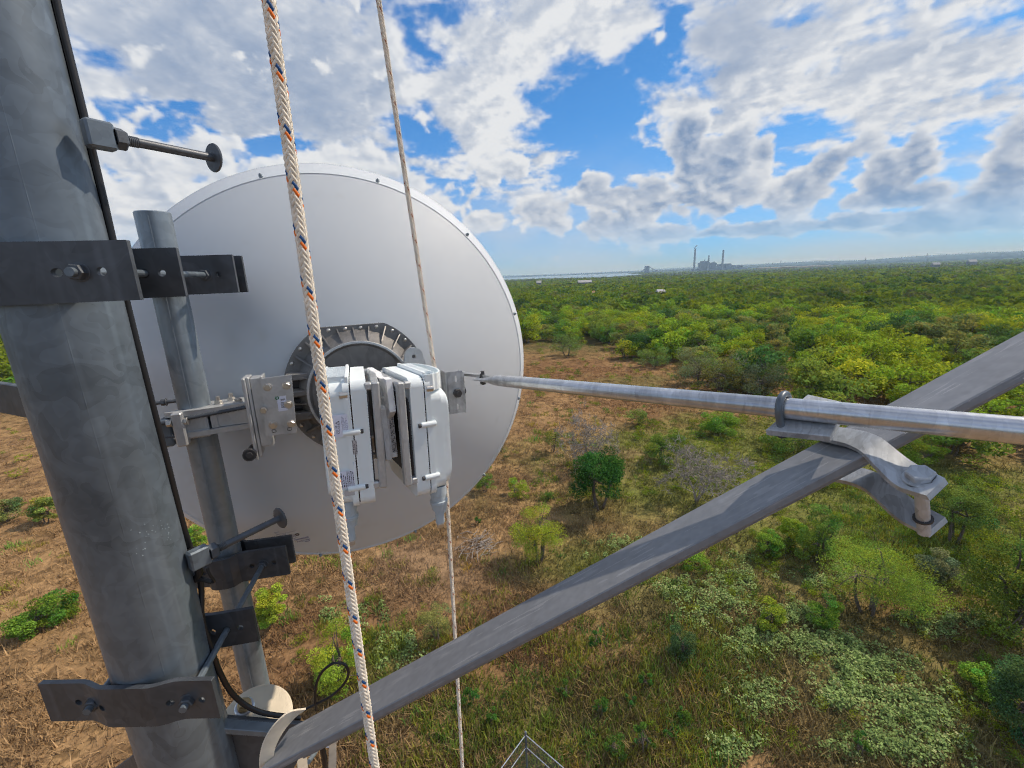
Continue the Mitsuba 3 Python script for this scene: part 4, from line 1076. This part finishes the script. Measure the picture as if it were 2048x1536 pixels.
# leafless trees, brush pile, fallen log
for (base, top, w, seed, st, lab) in (((1178, 930), 806, 140, 3, 4, "leafless grey tree with tangled twigs behind the dark round tree"), ((1392, 1005), 868, 186, 5, 5, "wide leafless grey thorn tree above the brace"), ((1470, 780), 712, 90, 8, 4, "leafless pale grey thorn bush at the forest edge above the strut")):
    rng = np.random.default_rng(seed); g, mpp = scale_at(*base); H = (base[1] - top) * mpp * 1.05
    t = thing("bare_tree", lab, "tree"); m = bare(rng, H, w * mpp / 2, .030 * H / 3, 6 if w > 100 else 5, st, .75); m.vertices = place(m.vertices, g[0], g[1])
    put("branches", m, "bark_grey", t, True)
rng = np.random.default_rng(12)
for nm, base, w, hgt, n, lab, mat in (("brush_pile", (962, 1092), 95, .35, 90, "pile of grey dry sticks and twigs on the bare ground", "bark_grey"), ("fallen_log", (1775, 1075), 130, .3, 34, "dark fallen branches lying below the strut clamp", "bark")):
    g, mpp = scale_at(*base); ms = []
    for k in range(n):
        c = np.array([rng.normal() * w * mpp * .22, rng.normal() * w * mpp * .2, abs(rng.normal()) * hgt * .5]); a = rng.normal(-.5 if nm == "fallen_log" else 0.6, .6); L = rng.uniform(.4, 1.5)
        d = np.array([math.cos(a), math.sin(a), rng.normal() * .18]) * L / 2
        ms.append(tube([c - d, c + rng.normal(size=3) * .05, c + d], [.03 * rng.uniform(.5, 1.2), .022, .008], 5))
    m = cat(ms); m.vertices = place(m.vertices, g[0], g[1])
    t = thing(nm, lab, "brush pile" if nm == "brush_pile" else "fallen branches")
    put("sticks", m, mat, t, True, kind="stuff")

# grass, weeds (stuff)
rng = np.random.default_rng(99)


def visible(x, y, z=0.0, mx=140):
    q = np.stack([x, y, np.full_like(x, z)], -1) - O; dz = q @ CF
    px, py = 1024 + FPX * (q @ CR) / dz, 768 - FPX * (q @ CU) / dz
    return (dz > 0) & (px > -mx) & (px < 2048 + mx) & (py < 1536 + mx)


def scatter(n, rmin, rmax, a0=-62, a1=62, p=1.0):
    r = np.sqrt(rng.uniform(rmin ** 2, rmax ** 2, n)) if p == 1 else rmin * (rmax / rmin) ** rng.random(n)
    a = np.radians(rng.uniform(a0, a1, n)); return np.stack([r * np.sin(a), r * np.cos(a)], 1)


def blades(pts, h, w, nb, col, lean=.5):
    """thin pointed blades, one triangle each"""
    n = len(pts); k = np.repeat(np.arange(n), nb); m = len(k)
    a = rng.uniform(0, 6.28, m); o = rng.normal(size=(m, 2)) * (w * 2.2)[k][:, None] if np.ndim(w) else rng.normal(size=(m, 2)) * .1
    z = terrain(pts[:, 0], pts[:, 1]); b = np.stack([pts[k, 0] + o[:, 0], pts[k, 1] + o[:, 1], z[k] - .02], 1)
    hh = h[k] * rng.uniform(.55, 1.25, m); ln = rng.normal(size=(m, 2)) * lean * hh[:, None]
    tip = b + np.stack([ln[:, 0], ln[:, 1], hh], 1); ww = hh * .075
    s = np.stack([np.cos(a) * ww, np.sin(a) * ww, 0 * a], 1)
    v = np.stack([b - s, b + s, tip], 1).reshape(-1, 3); f = np.arange(3 * m).reshape(-1, 3)
    c = np.repeat(np.clip(col[k] * rng.uniform(.6, 1.4, (m, 1)), .003, .7), 3, 0)
    return v, f, c


def cover_np(x, y):
    w1 = meshkit.fbm(np.stack([x * .22, y * .22, 0 * x + 1], -1), 4, 5) - .5; w2 = meshkit.fbm(np.stack([x * .22, y * .22, 0 * x + 8], -1), 4, 6) - .5
    w = cover_weights(x, y, np.exp, (w1 * 2.2, w2 * 2.2)); tot = .38 + 0 * x; c = np.array([.27, .18, .096]) * tot[:, None]
    for k in COV:
        c = c + np.array(COV[k]) * np.asarray(w[k])[:, None]; tot = tot + w[k]
    return c / tot[:, None], w


pts = scatter(90000, 13, 95, p=0); pts = pts[visible(pts[:, 0], pts[:, 1])]
cl = meshkit.fbm(np.stack([pts[:, 0] * .45, pts[:, 1] * .45, 0 * pts[:, 0]], -1), 4, 77)
pts = pts[cl + rng.normal(size=len(pts)) * .08 > .42]
col, w = cover_np(pts[:, 0], pts[:, 1]); hgt = rng.uniform(.14, .50, len(pts))
v, f, c = blades(pts, hgt, hgt * .5, 5, col * 1.12, .55)
put("dry_grass", (v, f), "dry_blades", None, False, label="dry straw and reddish grass covering the ground below the tower", kind="stuff", color=c)
gpts = []
for px0, py0, px1, py1, n in ((720, 1260, 1460, 1560, 400), (1300, 1250, 1560, 1500, 110), (560, 1060, 1500, 1300, 170), (1050, 780, 1300, 1000, 120), (1690, 950, 2000, 1120, 420), (0, 800, 400, 1300, 60)):
    for _ in range(n):
        gpts.append(ground_at(rng.uniform(px0, px1), rng.uniform(py0, py1))[:2])
gpts = np.array(gpts); hh = rng.uniform(.22, .55, len(gpts))
gc = np.array([.25, .31, .055]) * rng.uniform(.7, 1.25, (len(gpts), 1)) * (1 + np.array([.25, 0, -.1]) * rng.normal(size=(len(gpts), 1)))
v, f, c = blades(gpts, hh, hh * .33, 46, gc, .32)
put("green_grass", (v, f), "leaves", None, False, label="tufts of yellow-green grass scattered over the dry ground", kind="stuff", color=c)
wp = []
for px, py, a, b, n in ((1530, 1400, 60, 30, 500), (1620, 1290, 90, 26, 900), (1720, 1330, 90, 40, 900), (1830, 1420, 80, 45, 900), (1800, 1500, 120, 30, 800), (1430, 1210, 70, 40, 700), (1480, 1150, 60, 40, 500), (1660, 1160, 70, 30, 300), (1900, 1240, 90, 25, 600), (1690, 1400, 60, 26, 500),
                        (1250, 1100, 70, 30, 500), (1500, 1290, 60, 26, 500), (1590, 1230, 50, 26, 400), (1350, 1180, 50, 30, 300), (800, 1300, 60, 40, 300), (690, 1230, 60, 30, 200), (1480, 1500, 50, 24, 200)):
    for _ in range(n // 9):
        g = ground_at(px + rng.normal() * a * .55, py + rng.normal() * b * .55)
        wp.append((g[0], g[1]))
wp = np.array(wp); k = np.repeat(np.arange(len(wp)), 40); mh = rng.uniform(.25, .6, len(wp)); mr_ = rng.uniform(.22, .48, len(wp))
dv = rng.normal(size=(len(k), 3)); dv /= np.linalg.norm(dv, axis=1, keepdims=True); dv[:, 2] = np.abs(dv[:, 2])
c0_ = np.stack([wp[k, 0], wp[k, 1], terrain(wp[:, 0], wp[:, 1])[k]], 1) + dv * np.stack([mr_[k], mr_[k], mh[k]], 1) * rng.uniform(.6, 1.05, (len(k), 1))
v, f = quads(c0_, .12, rng, .75, 1.2)
c = np.repeat(np.clip(np.array([.28, .39, .135]) * rng.uniform(.55, 1.4, (len(k), 1)) * (1 + .2 * rng.normal(size=(len(wp), 1)))[k], .01, .5), 4, 0)
put("pale_weeds", (v, f), "leaves", None, False, label="patches of pale grey-green broad leaved weeds at the lower right", kind="stuff", color=c)

# ------------------------------------------------------------------ forest
XB = [-400, -80, -30, 3, 24, 27, 31, 36, 41, 43, 60, 100, 400]; YB = [60, 82, 118, 132, 122, 99, 82, 73, 58, 44, 30, 25, 25]
TINTS = [(.335, .435, .035), (.365, .44, .034), (.265, .415, .04), (.17, .30, .04), (.29, .32, .09), (.25, .335, .055), (.12, .22, .05)]
PW = np.array([.28, .2, .2, .12, .08, .07, .05])


def protos(n, nq, leaf, nclump, seed):
    out = []
    for k in range(n):
        r = np.random.default_rng(seed + k); v, f, c, cc, cr = crown(r, nq, 1.0, 1.4, .2, leaf, nclump, (1, 1, 1), .18, .85, None, .45, .0)
        out.append((v, f, np.clip(c, .2, 2.0), cc))
    return out


def forest(xy, size, pr, name, label, low=1.0):
    V, Fc, C, base = [], [], [], 0
    ti = rng.choice(len(TINTS), len(xy), p=PW); z = terrain(xy[:, 0], xy[:, 1])
    zone = meshkit.fbm(np.stack([xy[:, 0] / 45, xy[:, 1] / 45, 0 * xy[:, 0]], -1), 3, 14)
    for kp, (v, f, c, _) in enumerate(pr):
        s = np.nonzero(np.arange(len(xy)) % len(pr) == kp)[0]
        if not len(s):
            continue
        a = rng.uniform(0, 6.28, len(s)); ca, sa = np.cos(a), np.sin(a); sc = size[s]; hz = sc * low * rng.uniform(.85, 1.2, len(s))
        x = (v[None, :, 0] * ca[:, None] - v[None, :, 1] * sa[:, None]) * sc[:, None] + xy[s, 0][:, None]
        y = (v[None, :, 0] * sa[:, None] + v[None, :, 1] * ca[:, None]) * sc[:, None] + xy[s, 1][:, None]
        V.append(np.stack([x, y, v[None, :, 2] * hz[:, None] + z[s][:, None]], -1).reshape(-1, 3).astype(np.float32))
        Fc.append((f[None] + (np.arange(len(s)) * len(v))[:, None, None]).reshape(-1, 3) + base); base += len(s) * len(v)
        tint = np.array(TINTS)[ti[s]] * (1 + .13 * rng.normal(size=(len(s), 1))).clip(.6, 1.4) * (.72 + .6 * zone[s][:, None])
        C.append((c[None] * tint[:, None]).reshape(-1, 3).clip(.004, .5).astype(np.float32))
    put(name, (np.vstack(V), np.vstack(Fc)), "leaves", None, False, label=label, kind="stuff", color=np.vstack(C))


def jitter(r0, r1, step, a0=-56, a1=60):
    R_ = r1 + step; g = np.arange(-R_, R_, step); X, Y = np.meshgrid(g, g[g > 0]); P_ = np.stack([X.ravel(), Y.ravel()], 1) + rng.uniform(-.42, .42, (X.size, 2)) * step
    r = np.hypot(P_[:, 0], P_[:, 1]); a = np.degrees(np.arctan2(P_[:, 0], P_[:, 1])); ok = (r > r0) & (r <= r1) & (a > a0) & (a < a1)
    P_ = P_[ok]; inside = P_[:, 1] > np.interp(P_[:, 0], XB, YB) + 4 * (meshkit.noise(np.stack([P_[:, 0] / 9, P_[:, 1] / 9, 0 * P_[:, 0]], -1), 8) - .5)
    return P_[inside]


LK = sg.Polygon(lake).buffer(30)
def dry(P_):
    import shapely
    return P_[~shapely.contains_xy(LK, P_[:, 0], P_[:, 1])]


bp_ = []
for x0_, y0_, x1_, y1_, n in ((1270, 845, 1720, 1000, 330), (1680, 960, 2060, 1180, 170), (1880, 1180, 2060, 1540, 110), (560, 1200, 900, 1330, 44), (1060, 690, 1400, 800, 110), (1500, 1000, 1700, 1200, 110), (950, 900, 1300, 1010, 40), (1290, 1100, 1560, 1230, 60), (1400, 760, 1560, 840, 50), (1300, 1230, 2000, 1530, 60), (0, 850, 330, 1200, 10)):
    for _ in range(n):
        bp_.append(ground_at(rng.uniform(x0_, x1_), rng.uniform(y0_, y1_))[:2])
bp_ = np.array(bp_); sz = rng.uniform(.25, .62, len(bp_)) * np.clip(np.hypot(bp_[:, 0], bp_[:, 1]) / 40, .6, 1.7)
forest(bp_, sz, protos(6, 150, .21, 14, 900), "undergrowth", "low green undergrowth and small scrub scattered over the clearing")
near = jitter(25, 190, 6.5)
q = np.stack([near[:, 0], near[:, 1], np.full(len(near), 3.0)], -1) - O; dz = q @ CF; px = 1024 + FPX * (q @ CR) / dz; py = 768 - FPX * (q @ CU) / dz
seen = (px > 1030) & (px < 2070) & (py < 1300) & (dz > 0)
d = np.hypot(near[:, 0], near[:, 1]); order = np.argsort(np.where(seen, d, 1e9))[:300]; rest = np.setdiff1d(np.arange(len(near)), order)
NP = 14
kinds = []
for kp in range(NP):
    r = np.random.default_rng(700 + kp); tint = np.array(TINTS[kp % 7]); v, f, c, cc, cr = crown(r, 2600, 1.0, 1.4, .2, .115, 24, tint, .16, .9, None, .5, .0)
    m = branches(r, 1.4, 1.0, .22, cc, .035, 3, 4)
    kinds.append((mikit.ply((v, f), "leaves", False, color=c), mikit.ply(m, "bark", True)))
KL = ["yellow-green mesquite tree packed into the forest canopy", "golden-green mesquite tree packed into the forest canopy", "fresh green mesquite tree packed into the forest canopy", "deep green tree packed into the forest canopy", "grey-olive thorn tree packed into the forest canopy", "dull green tree packed into the forest canopy", "dark green tree packed into the forest canopy"]
KP = [0, 1, 2, 0, 7, 8, 9, 2, 3, 10, 0, 1, 4, 5, 6, 11, 12, 13]
for i in order:
    kp = KP[rng.integers(len(KP))]; x, y = near[i]; s = rng.choice([rng.uniform(2.4, 3.6), rng.uniform(3.6, 5.6)])
    t = thing("forest_tree", KL[kp % 7], "tree", "forest trees, " + KL[kp % 7].split(" tree")[0])
    M = T().translate([float(x), float(y), float(terrain(x, y))]).rotate([0, 0, 1], float(rng.uniform(0, 360))).scale([float(s), float(s), float(s * rng.uniform(.85, 1.25))])
    scene[t + "__crown"] = {**kinds[kp][0], "to_world": M}; scene[t + "__trunk"] = {**kinds[kp][1], "to_world": M}
pA, pB, pC, pD = protos(6, 430, .225, 20, 100), protos(6, 88, .46, 10, 200), protos(5, 26, .85, 6, 300), protos(4, 10, 1.15, 4, 400)
xy = near[rest]; forest(xy, rng.uniform(2.6, 5.6, len(xy)), pA, "forest", "dense green mesquite forest stretching behind the clearing")
xy = jitter(190, 480, 6.5, -3, 54); xy2 = jitter(190, 480, 11, -56, -3); xy = np.vstack([xy, xy2]); forest(xy, rng.uniform(2.8, 5.6, len(xy)), pB, "forest_canopy", "green forest canopy in the middle distance")
xy = jitter(480, 1250, 11, -4, 54); xy2 = jitter(480, 1250, 28, -56, -4); xy = np.vstack([xy, xy2]); forest(xy, rng.uniform(5.0, 7.6, len(xy)) * .8, pC, "far_forest", "far green forest running towards the horizon", .75)
xy = dry(jitter(1250, 5200, 42, -56, 54)); keep = rng.random(len(xy)) < .85; xy = xy[keep]; forest(xy, rng.uniform(14, 26, len(xy)) * .30, pD, "horizon_forest", "hazy dark green woods just below the horizon", .45)

# ------------------------------------------------------------------ fence corner below
fc = ground_at(1051, 1462, 2.55); fence = thing("chain_link_fence", "corner of a chain-link fence with silver rails at the bottom edge", "fence")
gl = ground_at(1003, 1536, 2.35)[:2] - fc[:2]; gr = ground_at(1127, 1536, 2.35)[:2] - fc[:2]
put("corner_post", cat([cyl([fc[0], fc[1], -.1], [fc[0], fc[1], 2.48], .045, n=16), lathe([(.05, 0), (.05, .02), (.035, .05), (0, .065)], [fc[0], fc[1], 2.47], [0, 0, 1], 16)]), "galvanized", fence)
for dvec in (gl, gr):
    u = np.append(unit(dvec), 0); c = np.array([fc[0], fc[1], 0])
    for z in (2.35, 1.72, .15):
        put("rail", cyl(c + u * .05 + [0, 0, z], c + u * 11 + [0, 0, z], .022, n=10), "galvanized_bright", fence)
    for L in (3.0, 6.0, 9.0, 11.0):
        put("post", cyl(c + u * L - [0, 0, .1], c + u * L + [0, 0, 2.42], .03, n=10), "galvanized", fence)
    ws = []
    for s in (-1, 1):
        for k in np.arange(-2.3, 11, .075):
            a0_, a1_ = (k, k + 2.2); z0_, z1_ = (.1, 2.3) if s > 0 else (2.3, .1)
            if a0_ < 0: z0_ += (0 - a0_) * (z1_ - z0_) / 2.2; a0_ = 0
            if a1_ > 11: continue
            ws.append(tube([c + u * a0_ + [0, 0, z0_], c + u * a1_ + [0, 0, z1_]], .0028, 3, cap=False))
    put("wire_mesh", cat(ws), "galvanized_dark", fence, False, kind="stuff")

# ------------------------------------------------------------------ the far power station, pylons, white roofs
scene["far_concrete"] = {"type": "twosided", "b": principled((.20, .20, .21), .8)}
scene["far_cladding"] = {"type": "twosided", "b": principled((.13, .14, .17), .7)}
scene["far_white"] = {"type": "twosided", "b": principled((.36, .36, .36), .7)}
scene["far_brick"] = {"type": "twosided", "b": principled((.30, .14, .10), .8)}
YP = 3500.0


def fb(px0, px1, pyt, pyb=545, Yd=YP, dep_=40):
    a, b = at(px0, 540, Yd), at(px1, 540, Yd); t = at((px0 + px1) / 2, pyt, Yd)[2]; u = at((px0 + px1) / 2, pyb, Yd)[2] if pyb < 545 else -1.0
    return lbox(a[0], b[0], Yd, Yd + dep_, u, t, 1.0)


for px, pyt, w, lab in ((1388, 497, 3.6, "left of three tall chimneys at the far power station, with white smoke"), (1416, 511, 3.0, "shortest of three chimneys, in the middle of the far power station"), (1444, 500, 3.6, "right of three tall chimneys at the far power station")):
    p = at(px, 540, YP); tz_ = at(px, pyt, YP)[2]; r = w * .5 * YP / FPX
    t = thing("chimney", lab, "chimney")
    put("shaft", lathe([(0, -2), (r * 1.15, -2), (r * .85, tz_ - 6), (r * .85, tz_), (r * .6, tz_), (0, tz_ - 3)], [p[0], p[1], 0], [0, 0, 1], 20), "far_concrete", t)
    put("cap_band", lathe([(r * .87, tz_ - 7), (r * .93, tz_ - 7), (r * .93, tz_ - 2), (r * .87, tz_ - 2)], [p[0], p[1], 0], [0, 0, 1], 20), "far_cladding", t)
ps = thing("power_station", "blue-grey hazy power station buildings beneath the chimneys on the horizon", "power station")
for nm, boxes in (("boiler_house", ((1399, 1419, 525), (1403, 1415, 522))), ("turbine_hall", ((1420, 1433, 526), (1424, 1430, 524.5))), ("boiler_house", ((1438, 1449, 528), (1451, 1462, 527))), ("service_building", ((1466, 1472, 530),)), ("service_building", ((1478, 1485, 530),)), ("base_building", ((1385, 1494, 536),))):
    put(nm, cat([fb(a, b, t_, dep_=40 - 5 * k) for k, (a, b, t_) in enumerate(boxes)]), "far_cladding", ps, False)
for px, pyt in ((1408, 519), (1427, 523)):
    put("vent_stack", cyl([at(px, 540, YP + 10)[0], YP + 10, 0], [at(px, 540, YP + 10)[0], YP + 10, at(px, pyt, YP)[2]], 3.5, n=12), "far_concrete", ps)
ct = thing("coal_conveyor", "small hazy conveyor tower with sloping gantries left of the power station", "conveyor tower")
put("tower_house", fb(1292, 1299, 532), "far_cladding", ct, False)
pk = at(1295.5, 533, YP)
for px in (1281, 1318):
    e = at(px, 540, YP); e[2] = 8
    put("gantry", tube([pk, e], 2.6, 6), "far_cladding", ct)
for k, px in enumerate((1304, 1311, 1285)):
    e = at(px, 540, YP); put("trestle", tube([[e[0], e[1], 0], [e[0], e[1], pk[2] * (.7 - .2 * k)]], 1.4, 5), "far_cladding", ct)
rng2 = np.random.default_rng(2); ms = []
for k in range(16):
    t_ = k / 15; p = at(1389 + 5 * t_ ** 1.5 + rng2.normal() * .4, 497 - 6 * t_, YP); ms.append(trimesh.creation.icosphere(subdivisions=1, radius=2.0 + 1.8 * t_).apply_translation(p))
put("smoke_plume", cat(ms), "far_white", None, True, label="small white smoke plume above the left chimney", kind="stuff")
for k, (px, pyt, Yd) in enumerate(((1728, 515, 2600), (1849, 506, 2500), (1997, 503, 2600), (1560, 521, 3400))):
    p = at(px, 540, Yd); h = at(px, pyt, Yd)[2]; ms = []
    for sx in (-1, 1):
        for sy in (-1, 1):
            ms.append(tube([[p[0] + sx * 4, Yd + sy * 4, 0], [p[0] + sx * 1, Yd + sy, h * .7], [p[0], Yd, h]], .45, 4))
    for zf, w in ((.95, 4), (.83, 6), (.71, 5)):
        ms.append(tube([[p[0] - w, Yd, h * zf], [p[0] + w, Yd, h * zf]], .4, 4))
    t = thing("pylon", ["lattice power pylon on the horizon, first to the right of the power station's pale field", "lattice power pylon on the horizon, above the middle of the right half", "lattice power pylon on the horizon nearest the right edge", "small lattice pylon right behind the pale field"][k], "pylon", "pylons on the horizon")
    put("lattice", cat(ms), "far_cladding", t)
for k, (px, py, w, mat, lab) in enumerate(((1324, 587, 13, "far_white", "house with a pale roof among the trees, below the conveyor tower"), (1078, 566, 9, "far_white", "small white roofed house near the lake, right of the dish"), (1170, 565, 26, "far_white", "long low white building by the near lake shore"), (1873, 529, 14, "far_white", "white roofed house at right, left of the other one"), (1946, 523, 16, "far_white", "pale roofed house farthest right below the horizon"), (1182, 590, 16, "far_brick", "rust red shed among the trees right of the dish"))):
    g = ground_at(px, py + 5, 2.0); mpp = (g - O) @ CF / FPX; W = w * mpp; D_ = max(7.0, W * .4)
    t = thing("house", lab, "house"); zb = 3.2 + .004 * g[1]
    put("wall", lbox(g[0] - W / 2, g[0] + W / 2, g[1], g[1] + D_, -1, zb, .05), "far_concrete", t, False)
    put("roof", hull([[g[0] + sx * (W / 2 + .5), g[1] + y, z] for sx in (-1, 1) for y, z in ((-.6, zb + .02), (D_ + .6, zb + .02), (D_ / 2, zb + max(2.2, .005 * g[1])))]), mat, t, False)

# ------------------------------------------------------------------ the air
scene["haze"] = {"type": "cube", "to_world": T().translate([0, 0, 98]).scale([15500, 15500, 102]), "bsdf": {"type": "null"}, "interior": {"type": "ref", "id": "haze_air"}}
labels["haze"] = {"label": "blue haze in the air towards the horizon", "kind": "stuff"}
